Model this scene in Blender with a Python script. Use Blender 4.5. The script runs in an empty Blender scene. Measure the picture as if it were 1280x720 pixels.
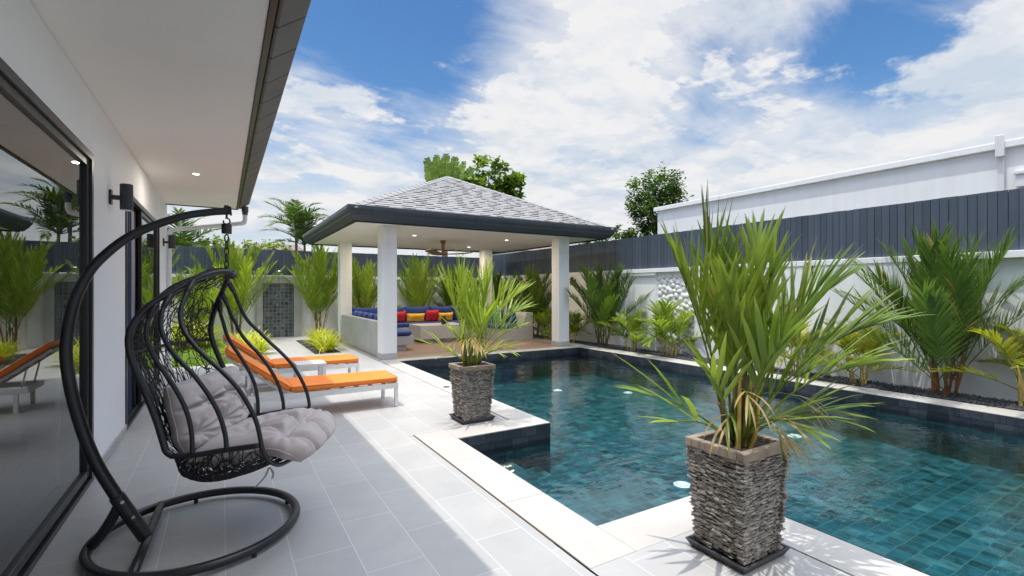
import bpy, math, random
from mathutils import Vector, Matrix, noise
R_ = math.radians
rnd = random.Random(7)
scn = bpy.context.scene

# ------------------------------------------------------------------ camera
cam_d = bpy.data.cameras.new('camera'); cam = bpy.data.objects.new('camera', cam_d)
scn.collection.objects.link(cam)
cam.location = (0, 0, 1.4); cam.rotation_euler = (R_(90), 0, R_(-30.866))
cam_d.sensor_width = 36; cam_d.lens = 16.99; cam_d.shift_y = .00195
cam_d.clip_start = .05; cam_d.clip_end = 1500
scn.camera = cam

# ------------------------------------------------------------------ render look
scn.render.engine = 'CYCLES'
scn.cycles.use_denoising = True
scn.cycles.max_bounces = 10; scn.cycles.diffuse_bounces = 5; scn.cycles.glossy_bounces = 5
scn.cycles.transparent_max_bounces = 12; scn.cycles.transmission_bounces = 6
scn.cycles.caustics_reflective = False; scn.cycles.caustics_refractive = False
scn.cycles.sample_clamp_indirect = 6
scn.view_settings.view_transform = 'Standard'; scn.view_settings.look = 'None'
scn.view_settings.exposure = 0.70; scn.view_settings.gamma = 1.0
scn.view_settings.use_curve_mapping = False

# ------------------------------------------------------------------ sun (from the house side, almost overhead)
SUN_EL = 76.7
sd = bpy.data.lights.new('sun', 'SUN'); sd.energy = 2.0; sd.angle = R_(.55); sd.color = (1, .955, .89)
sun = bpy.data.objects.new('sun', sd); scn.collection.objects.link(sun)
sun.rotation_euler = Vector((.236, -.012, -1)).to_track_quat('-Z', 'Y').to_euler()
sun.location = (-4, 6, 20)

# ------------------------------------------------------------------ sky with clouds
world = bpy.data.worlds.new('World'); scn.world = world; world.use_nodes = True
def build_world():
    nt = world.node_tree; N = nt.nodes; L = nt.links; N.clear()
    out = N.new('ShaderNodeOutputWorld'); bg = N.new('ShaderNodeBackground'); L.new(bg.outputs[0], out.inputs[0])
    bg.inputs[1].default_value = .15
    sky = N.new('ShaderNodeTexSky'); sky.sky_type = 'NISHITA'; sky.sun_disc = False
    sky.sun_elevation = R_(SUN_EL); sky.sun_rotation = R_(-90); sky.dust_density = .6; sky.ozone_density = 2.5
    tc = N.new('ShaderNodeTexCoord')
    sep = N.new('ShaderNodeSeparateXYZ'); L.new(tc.outputs['Generated'], sep.inputs[0])
    def math_(op, a, b=None, clamp=False):
        n = N.new('ShaderNodeMath'); n.operation = op; n.use_clamp = clamp
        for i, v in enumerate((a, b)):
            if v is None: continue
            if isinstance(v, (int, float)): n.inputs[i].default_value = v
            else: L.new(v, n.inputs[i])
        return n.outputs[0]
    z = math_('MAXIMUM', sep.outputs[2], 0.0)
    zz = math_('ADD', z, .16)
    px = math_('DIVIDE', sep.outputs[0], zz); py = math_('DIVIDE', sep.outputs[1], zz)
    comb = N.new('ShaderNodeCombineXYZ'); L.new(px, comb.inputs[0]); L.new(py, comb.inputs[1])
    def noise_(vec, scale, detail, rough, dist, loc=(0, 0, 0), sc=(1, 1, 1), rot=0):
        mp = N.new('ShaderNodeMapping'); L.new(vec, mp.inputs[0])
        mp.inputs['Location'].default_value = loc; mp.inputs['Scale'].default_value = sc; mp.inputs['Rotation'].default_value = (0, 0, rot)
        n = N.new('ShaderNodeTexNoise'); L.new(mp.outputs[0], n.inputs[0])
        n.inputs['Scale'].default_value = scale; n.inputs['Detail'].default_value = detail
        n.inputs['Roughness'].default_value = rough; n.inputs['Distortion'].default_value = dist
        return n.outputs[0]
    def ramp(v, a, b, lo=0., hi=1.):
        n = N.new('ShaderNodeMapRange'); n.interpolation_type = 'SMOOTHSTEP'
        L.new(v, n.inputs[0]); n.inputs[1].default_value = a; n.inputs[2].default_value = b
        n.inputs[3].default_value = lo; n.inputs[4].default_value = hi
        return n.outputs[0]
    cv = comb.outputs[0]
    n1 = noise_(cv, 1.15, 12, .58, .25, (3.1, 1.7, 0))
    n2 = noise_(cv, .9, 10, .60, .7, (7.3, 2.2, 0), (1, 2.6, 1), R_(-40))      # wind-drawn streaks
    dens = math_('ADD', math_('MULTIPLY', n1, .95), math_('MULTIPLY', n2, .75)); dens = math_('SUBTRACT', dens, .35)
    # where the big cloud banks and the open blue stand (directions from the ground)
    BL = [((.617, .609, .499), .93, .17), ((.63, .70, .33), .93, .12), ((.905, .27, .32), .955, .15),
          ((.30, .87, .40), .965, .08), ((.22, .93, .30), .97, .10), ((.80, .50, .30), .95, .10),
          ((.28, .80, .53), .955, -.13), ((.43, .80, .42), .985, -.12), ((.77, .40, .50), .955, -.19),
          ((.90, .12, .48), .96, -.20), ((.745, .50, .45), .985, -.10), ((.15, .85, .50), .96, -.10)]
    acc = dens
    for d, c0, w in BL:
        v = Vector(d).normalized()
        dn = N.new('ShaderNodeVectorMath'); dn.operation = 'DOT_PRODUCT'; L.new(tc.outputs['Generated'], dn.inputs[0]); dn.inputs[1].default_value = v
        acc = math_('ADD', acc, ramp(dn.outputs['Value'], c0 - .02, .5 * (1 + c0) + .02, 0, w * .85))
    hz = ramp(sep.outputs[2], .36, .10, 0, .21)
    acc = math_('ADD', acc, hz)
    acc = math_('ADD', acc, ramp(sep.outputs[2], .55, .85, 0, .22))  # more cloud added high overhead, out of frame, for a whiter ambient light
    up = N.new('ShaderNodeVectorMath'); up.operation = 'SCALE'; L.new(cv, up.inputs[0]); up.inputs['Scale'].default_value = .955
    nb = noise_(cv, 1.7, 12, .60, .15, (5.1, 3.3, 0)); nbu = noise_(up.outputs[0], 1.7, 12, .60, .15, (5.1, 3.3, 0))
    heap = math_('ADD', math_('MULTIPLY', math_('SUBTRACT', nb, .5), 1.5), math_('SUBTRACT', acc, .04))
    cov = math_('MAXIMUM', ramp(heap, .50, .66), math_('MULTIPLY', ramp(acc, .42, .74), .85))
    lit = ramp(math_('SUBTRACT', nb, nbu), -.035, .035, -.16, .16)
    haze = ramp(sep.outputs[2], .36, .04, 0, .85)
    sh = noise_(cv, 1.5, 8, .55, .3, (1.3, 9.1, 0))
    det = noise_(cv, 5.5, 8, .6, .2, (4.3, 2.1, 0))
    shade = ramp(math_('ADD', math_('MULTIPLY', sh, .72), math_('MULTIPLY', det, .28)), .42, .62, 1.0, .12)
    cl = N.new('ShaderNodeMix'); cl.data_type = 'RGBA'; L.new(math_('ADD', shade, lit, True), cl.inputs[0])
    K = 1.33 / .15
    cl.inputs[6].default_value = (.275 * K, .315 * K, .365 * K, 1); cl.inputs[7].default_value = (.405 * K, .405 * K, .41 * K, 1)
    hsv = N.new('ShaderNodeHueSaturation'); L.new(sky.outputs[0], hsv.inputs['Color']); hsv.inputs['Saturation'].default_value = 1.25; hsv.inputs['Value'].default_value = .62
    m0 = N.new('ShaderNodeMix'); m0.data_type = 'RGBA'; L.new(haze, m0.inputs[0]); L.new(hsv.outputs[0], m0.inputs[6]); m0.inputs[7].default_value = (.34 * K, .375 * K, .405 * K, 1)
    m1 = N.new('ShaderNodeMix'); m1.data_type = 'RGBA'; L.new(cov, m1.inputs[0]); L.new(m0.outputs[2], m1.inputs[6]); L.new(cl.outputs[2], m1.inputs[7])
    # overhead sky, far above the frame, boosted to lighten the shade below
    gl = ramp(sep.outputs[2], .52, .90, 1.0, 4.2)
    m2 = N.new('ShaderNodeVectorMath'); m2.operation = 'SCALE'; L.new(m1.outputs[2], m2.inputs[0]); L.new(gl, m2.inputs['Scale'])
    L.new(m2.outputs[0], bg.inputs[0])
build_world()

# ------------------------------------------------------------------ materials
def new_mat(name):
    m = bpy.data.materials.new(name); m.use_nodes = True
    nt = m.node_tree; return m, nt, nt.nodes, nt.links, nt.nodes['Principled BSDF']
def nz(N, L, scale, detail=6, rough=.55, coord='Object', sc=(1, 1, 1), dist=0):
    tc = N.new('ShaderNodeTexCoord'); mp = N.new('ShaderNodeMapping'); mp.inputs['Scale'].default_value = sc
    L.new(tc.outputs[coord], mp.inputs[0])
    n = N.new('ShaderNodeTexNoise'); L.new(mp.outputs[0], n.inputs[0])
    n.inputs['Scale'].default_value = scale; n.inputs['Detail'].default_value = detail; n.inputs['Roughness'].default_value = rough
    n.inputs['Distortion'].default_value = dist
    return n.outputs[0]
def cramp(N, L, fac, stops):
    r = N.new('ShaderNodeValToRGB'); L.new(fac, r.inputs[0]); e = r.color_ramp.elements
    while len(e) < len(stops): e.new(.5)
    for i, (p, c) in enumerate(stops): e[i].position = p; e[i].color = (*c, 1)
    return r.outputs[0]
def bump(N, L, h, bs, strength=.2, dist=.01):
    b = N.new('ShaderNodeBump'); b.inputs['Strength'].default_value = strength; b.inputs['Distance'].default_value = dist
    L.new(h, b.inputs['Height']); L.new(b.outputs[0], bs.inputs['Normal'])
def simple(name, col, rough=.5, var=.12, scale=3., metal=0., bmp=.1, bscale=60., bdist=.004, spec=.5, sheen=0, coat=0):
    m, nt, N, L, bs = new_mat(name)
    lo = tuple(c * (1 - var) for c in col); hi = tuple(min(1, c * (1 + var)) for c in col)
    L.new(cramp(N, L, nz(N, L, scale), [(.3, lo), (.7, hi)]), bs.inputs['Base Color'])
    bs.inputs['Metallic'].default_value = metal; bs.inputs['Specular IOR Level'].default_value = spec
    rr = N.new('ShaderNodeMapRange'); L.new(nz(N, L, scale * 4), rr.inputs[0]); rr.inputs[3].default_value = max(.02, rough - .08); rr.inputs[4].default_value = min(1, rough + .08)
    L.new(rr.outputs[0], bs.inputs['Roughness'])
    if sheen: bs.inputs['Sheen Weight'].default_value = sheen
    if coat: bs.inputs['Coat Weight'].default_value = coat
    if bmp: bump(N, L, nz(N, L, bscale), bs, bmp, bdist)
    return m
def mixc(N, L, fac, a, b, mode='MIX'):
    n = N.new('ShaderNodeMix'); n.data_type = 'RGBA'; n.blend_type = mode
    for i, v in ((0, fac), (6, a), (7, b)):
        if isinstance(v, (int, float)): n.inputs[i].default_value = v
        elif isinstance(v, tuple): n.inputs[i].default_value = (*v, 1)
        else: L.new(v, n.inputs[i])
    return n.outputs[2]
def tile_mat(name, cols, grout, tw, th, mortar, rough=.4, offset=.5, warp=0., bmp=.3, mottle=.15, swap=False, mscale=4., shift=(0, 0), spec=.5, mrough=.8):
    """tiles laid out in metres over the mesh's own UVs"""
    m, nt, N, L, bs = new_mat(name)
    tc = N.new('ShaderNodeTexCoord'); sp = N.new('ShaderNodeSeparateXYZ'); L.new(tc.outputs['UV'], sp.inputs[0])
    cb = N.new('ShaderNodeCombineXYZ')
    a, b = (1, 0) if swap else (0, 1)
    def add(o, v):
        n = N.new('ShaderNodeMath'); n.inputs[1].default_value = v; L.new(o, n.inputs[0]); return n.outputs[0]
    L.new(add(sp.outputs[a], shift[0] + 200 * tw), cb.inputs[0]); L.new(add(sp.outputs[b], shift[1] + 200 * th), cb.inputs[1])
    vec = cb.outputs[0]
    if warp:
        nn = N.new('ShaderNodeTexNoise'); L.new(vec, nn.inputs[0]); nn.inputs['Scale'].default_value = 5; nn.inputs['Detail'].default_value = 3
        sb = N.new('ShaderNodeVectorMath'); sb.operation = 'SUBTRACT'; L.new(nn.outputs['Color'], sb.inputs[0]); sb.inputs[1].default_value = (.5, .5, .5)
        sc = N.new('ShaderNodeVectorMath'); sc.operation = 'SCALE'; L.new(sb.outputs[0], sc.inputs[0]); sc.inputs['Scale'].default_value = warp
        ad = N.new('ShaderNodeVectorMath'); L.new(vec, ad.inputs[0]); L.new(sc.outputs[0], ad.inputs[1]); vec = ad.outputs[0]
    br = N.new('ShaderNodeTexBrick'); L.new(vec, br.inputs[0])
    br.offset = offset; br.offset_frequency = 2; br.squash = 1
    br.inputs['Scale'].default_value = 1; br.inputs['Brick Width'].default_value = tw; br.inputs['Row Height'].default_value = th
    br.inputs['Mortar Size'].default_value = mortar; br.inputs['Mortar Smooth'].default_value = .1; br.inputs['Bias'].default_value = 0
    br.inputs['Color1'].default_value = (0, 0, 0, 1); br.inputs['Color2'].default_value = (1, 1, 1, 1); br.inputs['Mortar'].default_value = (.5, .5, .5, 1)
    n = len(cols)
    col = cramp(N, L, br.outputs['Color'], [(i / max(1, n - 1), c) for i, c in enumerate(cols)])
    k = nz(N, L, mscale, 8, .65, 'Object', dist=.6)
    col = mixc(N, L, 1., col, cramp(N, L, k, [(.25, (1 - mottle,) * 3), (.75, (1 + mottle,) * 3)]), 'MULTIPLY')
    col = mixc(N, L, br.outputs['Fac'], col, grout)
    L.new(col, bs.inputs['Base Color']); bs.inputs['Specular IOR Level'].default_value = spec
    rr = N.new('ShaderNodeMapRange'); L.new(nz(N, L, 9), rr.inputs[0]); rr.inputs[3].default_value = rough - .08; rr.inputs[4].default_value = rough + .1
    L.new(rr.outputs[0], bs.inputs['Roughness'])
    inv = N.new('ShaderNodeMath'); inv.operation = 'SUBTRACT'; inv.inputs[0].default_value = 1; L.new(br.outputs['Fac'], inv.inputs[1])
    ad = N.new('ShaderNodeMath'); ad.operation = 'MULTIPLY_ADD'; L.new(nz(N, L, 30), ad.inputs[0]); ad.inputs[1].default_value = .25; L.new(inv.outputs[0], ad.inputs[2])
    bump(N, L, ad.outputs[0], bs, bmp, .003)
    return m
def leaf_mat(name, dark, light, dead=(.42, .30, .15), transl=.35, rough=.38):
    m, nt, N, L, bs = new_mat(name)
    at = N.new('ShaderNodeVertexColor'); at.layer_name = 'tint'
    sp = N.new('ShaderNodeSeparateColor'); L.new(at.outputs[0], sp.inputs[0])
    c = cramp(N, L, sp.outputs[0], [(.0, dark), (1., light)])
    c = mixc(N, L, sp.outputs[2], c, dead)
    k = nz(N, L, 14, 4)
    c = mixc(N, L, 1., c, cramp(N, L, k, [(.3, (.86, .88, .8)), (.7, (1.12, 1.1, 1.0))]), 'MULTIPLY')
    L.new(c, bs.inputs['Base Color']); bs.inputs['Roughness'].default_value = rough; bs.inputs['Specular IOR Level'].default_value = .45
    tr = N.new('ShaderNodeBsdfTranslucent'); L.new(mixc(N, L, 1., c, (1.25, 1.3, .7), 'MULTIPLY'), tr.inputs[0])
    mx = N.new('ShaderNodeMixShader'); mx.inputs[0].default_value = transl
    L.new(bs.outputs[0], mx.inputs[1]); L.new(tr.outputs[0], mx.inputs[2]); L.new(mx.outputs[0], N['Material Output'].inputs[0])
    return m
M = {}
M['plaster'] = simple('white plaster', (.87, .87, .86), .75, .03, .8, bmp=.12, bscale=45)
def weathered(m, amount=.10, sc=(1.6, 1.6, .12)):
    nt = m.node_tree; N = nt.nodes; L = nt.links; bs = N['Principled BSDF']; src = bs.inputs['Base Color'].links[0].from_socket
    k = cramp(N, L, nz(N, L, 3.0, 9, .68, 'Object', sc, .3), [(.42, (1, 1, 1)), (.80, (1 - amount, 1 - amount * 1.02, 1 - amount * 1.12))])
    k2 = cramp(N, L, nz(N, L, 1.1, 5, .6, 'Object'), [(.35, (1 - amount * .35,) * 3), (.7, (1, 1, 1))])
    L.new(mixc(N, L, 1., mixc(N, L, 1., src, k, 'MULTIPLY'), k2, 'MULTIPLY'), bs.inputs['Base Color'])
weathered(M['plaster'])
M['wall_lilac'] = simple('house plaster', (.84, .84, .85), .7, .04, .7, bmp=.12, bscale=45)
M['soffit'] = simple('soffit paint', (.88, .85, .815), .8, .03, 1., bmp=.05)
M['terrace'] = tile_mat('terrace porcelain tile', [(.385, .378, .371), (.403, .395, .387), (.424, .415, .405)], (.57, .56, .545), .6, .3, .0026, .42, .5, bmp=.12, mottle=.10, swap=True, mscale=2.2, shift=(.28, -.01))
M['coping'] = simple('pale coping stone', (.475, .452, .420), .5, .05, 3., bmp=.08, bscale=90)
M['slot'] = simple('brown joint filler', (.20, .13, .08), .9, .2, 8)
M['pool_tile'] = tile_mat('green stone pool tile', [(.004, .030, .043), (.010, .072, .100), (.017, .100, .134), (.005, .045, .065), (.050, .150, .178), (.008, .060, .086), (.014, .084, .110)], (.060, .165, .185), .122, .122, .0030, .35, .5, warp=.030, mottle=.75, mscale=7)
M['slate_tile'] = tile_mat('dark slate waterline tile', [(.018, .022, .030), (.035, .042, .055), (.055, .062, .075), (.024, .03, .042)], (.012, .014, .018), .2, .1, .004, .32, .5, mottle=.5, mscale=12)
M['mosaic'] = tile_mat('shower slate mosaic', [(.02, .028, .036), (.06, .075, .09), (.11, .13, .15), (.035, .045, .055), (.15, .17, .18)], (.20, .21, .21), .105, .105, .006, .35, 0., mottle=.5, mscale=14)
M['pav_floor'] = tile_mat('wood look floor tile', [(.26, .175, .13), (.31, .21, .155), (.35, .25, .19)], (.2, .14, .11), 1.2, .2, .003, .38, .33, mottle=.2, mscale=5)
M['concrete'] = simple('polished grey concrete', (.42, .42, .41), .5, .14, 2.2, bmp=.08, bscale=30)
M['concrete_pale'] = simple('pale grey render', (.50, .50, .49), .65, .08, 2.)
M['fence'] = simple('slate blue painted board', (.074, .094, .126), .5, .12, 1.3, bmp=.12, bscale=25)
def by_tint(m, spread):
    nt = m.node_tree; N = nt.nodes; L = nt.links; bs = N['Principled BSDF']; src = bs.inputs['Base Color'].links[0].from_socket
    at = N.new('ShaderNodeVertexColor'); at.layer_name = 'tint'; sp = N.new('ShaderNodeSeparateColor'); L.new(at.outputs[0], sp.inputs[0])
    L.new(mixc(N, L, 1., src, cramp(N, L, sp.outputs[0], [(0, (1 - spread,) * 3), (1, (1 + spread,) * 3)]), 'MULTIPLY'), bs.inputs['Base Color'])
by_tint(M['fence'], .16); weathered(M['fence'], .22, (6, 6, .3))
M['gutter'] = simple('anthracite gutter', (.050, .060, .074), .42, .12, 2., bmp=.05)
M['gutter_brown'] = simple('grey brown eave panel', (.115, .108, .10), .5, .12, 2., bmp=.1, bscale=40)
M['dark_metal'] = simple('dark aluminium frame', (.030, .030, .034), .35, .15, 3., metal=.3, bmp=.03)
M['black_tube'] = simple('black powder coated steel', (.017, .017, .020), .38, .2, 5., bmp=.12, bscale=220, bdist=.001)
M['wicker'] = simple('black wicker strand', (.014, .013, .014), .42, .3, 8., bmp=.1)
M['lamp_black'] = simple('black lamp metal', (.022, .023, .028), .4, .15, 4.)
M['white_metal'] = simple('white powder coat', (.72, .72, .71), .35, .05, 3.)
M['steel'] = simple('brushed steel', (.55, .55, .55), .28, .1, 6., metal=1.)
M['cushion'] = simple('mauve grey canvas', (.47, .405, .39), .85, .07, 2.5, bmp=.25, bscale=420, bdist=.0008, sheen=.25)
M['orange'] = simple('orange vinyl canvas', (.86, .235, .022), .5, .06, 3., bmp=.15, bscale=300, bdist=.0006)
M['piping'] = simple('orange edge piping', (.62, .15, .014), .55, .1, 8.)
M['blue'] = simple('royal blue canvas', (.012, .045, .235), .8, .15, 3., bmp=.25, bscale=300, bdist=.001, sheen=.2)
M['navy'] = simple('navy curtain cloth', (.022, .040, .078), .85, .15, 3., bmp=.2, bscale=200)
M['sheer'] = simple('grey lining cloth', (.32, .30, .34), .85, .1, 3.)
M['red'] = simple('red canvas', (.60, .022, .035), .8, .1, 5., bmp=.2, bscale=300, bdist=.001)
M['yellow'] = simple('golden yellow canvas', (.82, .44, .035), .8, .1, 5., bmp=.2, bscale=300, bdist=.001)
M['turq'] = simple('turquoise canvas', (.02, .33, .46), .8, .1, 5., bmp=.2, bscale=300, bdist=.001)
M['fan_wood'] = simple('teak fan wood', (.20, .115, .055), .45, .25, 9.)
M['slate_stack'] = simple('stacked slate chip', (.27, .245, .215), .75, .5, 26., bmp=.4, bscale=120)
by_tint(M['slate_stack'], .38)
M['pot_rim'] = simple('stone pot rim', (.27, .215, .165), .85, .25, 9., bmp=.5, bscale=80)
M['tray'] = simple('charcoal plant tray', (.045, .045, .050), .6, .2, 6.)
M['soil'] = simple('dark soil', (.030, .024, .020), .95, .4, 20., bmp=.6, bscale=60)
M['gravel'] = simple('charcoal gravel', (.060, .063, .070), .75, .55, 25., bmp=.3)
M['gravel_bed'] = simple('gravel underlay', (.035, .037, .041), .95, .4, 40., bmp=.8, bscale=90, bdist=.02)
M['ground'] = simple('earth and turf', (.075, .085, .040), .95, .4, .6, bmp=.4, bscale=10)
M['turf'] = simple('lawn base', (.12, .21, .025), .95, .25, 2., bmp=.8, bscale=50, bdist=.02)
M['stone_white'] = simple('whitewashed boulder', (.72, .72, .71), .8, .08, 6., bmp=.4, bscale=14, bdist=.02)
M['shingle'] = None
M['bark'] = simple('grey brown bark', (.14, .105, .075), .9, .35, 12., bmp=.6, bscale=30, bdist=.01)
M['cane'] = simple('red brown palm cane', (.19, .075, .03), .6, .5, 9., bmp=.2)
M['cane_gold'] = simple('golden palm cane', (.42, .30, .06), .5, .35, 9., bmp=.1)
M['cane_dark'] = simple('brown sheath cane', (.10, .065, .03), .7, .5, 14., bmp=.3)
M['brown_roof'] = tile_mat('neighbour roof tile', [(.17, .11, .09), (.22, .15, .12), (.26, .19, .16)], (.08, .06, .05), .3, .3, .01, .7, .5)
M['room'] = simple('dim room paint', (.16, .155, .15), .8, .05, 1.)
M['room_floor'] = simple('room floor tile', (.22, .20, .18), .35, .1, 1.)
M['petal'] = simple('white light cover', (.92, .93, .92), .4, .02, 9.)
L_pot = leaf_mat('potted palm leaf', (.050, .118, .015), (.32, .42, .055), transl=.36)
L_pot2 = leaf_mat('sunny potted palm leaf', (.12, .22, .02), (.42, .52, .07), (.55, .42, .2), transl=.42)  # lighter copy of the potted palm leaf, sunlight put into its colours
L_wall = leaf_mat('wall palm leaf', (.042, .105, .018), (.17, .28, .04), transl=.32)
L_wallb = leaf_mat('bright back palm leaf', (.085, .175, .018), (.34, .44, .045), transl=.38)  # lighter, yellower greens than the wall palm leaf
L_areca = leaf_mat('areca leaf', (.10, .17, .014), (.44, .44, .04), transl=.4)
L_gold = leaf_mat('golden strap leaf', (.26, .32, .015), (.66, .66, .07), transl=.4)
L_far = leaf_mat('distant palm leaf', (.035, .085, .018), (.13, .22, .04), transl=.3)
L_tree = leaf_mat('tree leaf', (.026, .075, .012), (.15, .25, .03), transl=.25)
L_tree2 = leaf_mat('bright tree leaf', (.055, .125, .014), (.29, .40, .04), transl=.3)
L_grass = leaf_mat('grass blade', (.10, .20, .012), (.32, .42, .04), transl=.35, rough=.6)

def shingle_mat():
    m, nt, N, L, bs = new_mat('grey laminated shingle')
    at = N.new('ShaderNodeVertexColor'); at.layer_name = 'tint'
    sp = N.new('ShaderNodeSeparateColor'); L.new(at.outputs[0], sp.inputs[0])
    c = cramp(N, L, sp.outputs[0], [(0, (.255, .25, .25)), (1, (.305, .298, .297))])
    c = mixc(N, L, sp.outputs[1], c, (.125, .122, .127))
    c = mixc(N, L, 1., c, cramp(N, L, nz(N, L, 60, 3), [(.3, (.78,) * 3), (.7, (1.2,) * 3)]), 'MULTIPLY')
    L.new(c, bs.inputs['Base Color']); bs.inputs['Roughness'].default_value = .9
    bump(N, L, nz(N, L, 150), bs, .5, .004)
    return m
M['shingle'] = shingle_mat()
def glass_mat():
    m, nt, N, L, bs = new_mat('door glass'); N.remove(bs)
    fr = N.new('ShaderNodeFresnel'); fr.inputs[0].default_value = 3.3
    tr = N.new('ShaderNodeBsdfTransparent'); tr.inputs[0].default_value = (.72, .76, .75, 1)
    gl = N.new('ShaderNodeBsdfGlossy'); gl.inputs['Roughness'].default_value = .0; gl.inputs[0].default_value = (.95, .97, .96, 1)
    mx = N.new('ShaderNodeMixShader'); L.new(fr.outputs[0], mx.inputs[0]); L.new(tr.outputs[0], mx.inputs[1]); L.new(gl.outputs[0], mx.inputs[2])
    L.new(mx.outputs[0], N['Material Output'].inputs[0]); return m
M['glass'] = glass_mat()
def water_mat():
    m, nt, N, L, bs = new_mat('pool water'); N.remove(bs)
    a = nz(N, L, 2.2, 3, .5, 'Object', (1, 1.5, 1), .4); b = nz(N, L, 7.5, 3, .5, 'Object', (1, 1.35, 1), .6)
    ad = N.new('ShaderNodeMath'); ad.operation = 'MULTIPLY_ADD'; L.new(b, ad.inputs[0]); ad.inputs[1].default_value = .45; L.new(a, ad.inputs[2])
    calm = N.new('ShaderNodeMapRange'); L.new(nz(N, L, .55, 2), calm.inputs[0]); calm.inputs[1].default_value = .35; calm.inputs[2].default_value = .65; calm.inputs[3].default_value = .35; calm.inputs[4].default_value = 1.15
    hm = N.new('ShaderNodeMath'); hm.operation = 'MULTIPLY'; L.new(ad.outputs[0], hm.inputs[0]); L.new(calm.outputs[0], hm.inputs[1]); ad = hm
    bp = N.new('ShaderNodeBump'); bp.inputs['Strength'].default_value = .40; bp.inputs['Distance'].default_value = .034; L.new(ad.outputs[0], bp.inputs['Height'])
    fr = N.new('ShaderNodeFresnel'); fr.inputs[0].default_value = 1.64; L.new(bp.outputs[0], fr.inputs['Normal'])
    tr = N.new('ShaderNodeBsdfTransparent'); tr.inputs[0].default_value = (.80, .95, .95, 1)
    gl = N.new('ShaderNodeBsdfGlossy'); gl.inputs['Roughness'].default_value = .015; L.new(bp.outputs[0], gl.inputs['Normal'])
    mx = N.new('ShaderNodeMixShader'); L.new(fr.outputs[0], mx.inputs[0]); L.new(tr.outputs[0], mx.inputs[1]); L.new(gl.outputs[0], mx.inputs[2])
    L.new(mx.outputs[0], N['Material Output'].inputs[0]); return m
M['water'] = water_mat()
def glow_mat():
    m, nt, N, L, bs = new_mat('downlight lens'); bs.inputs['Base Color'].default_value = (.9, .85, .75, 1)
    bs.inputs['Emission Color'].default_value = (1, .88, .68, 1); bs.inputs['Emission Strength'].default_value = 3.5; return m
M['glow'] = glow_mat()

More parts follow.
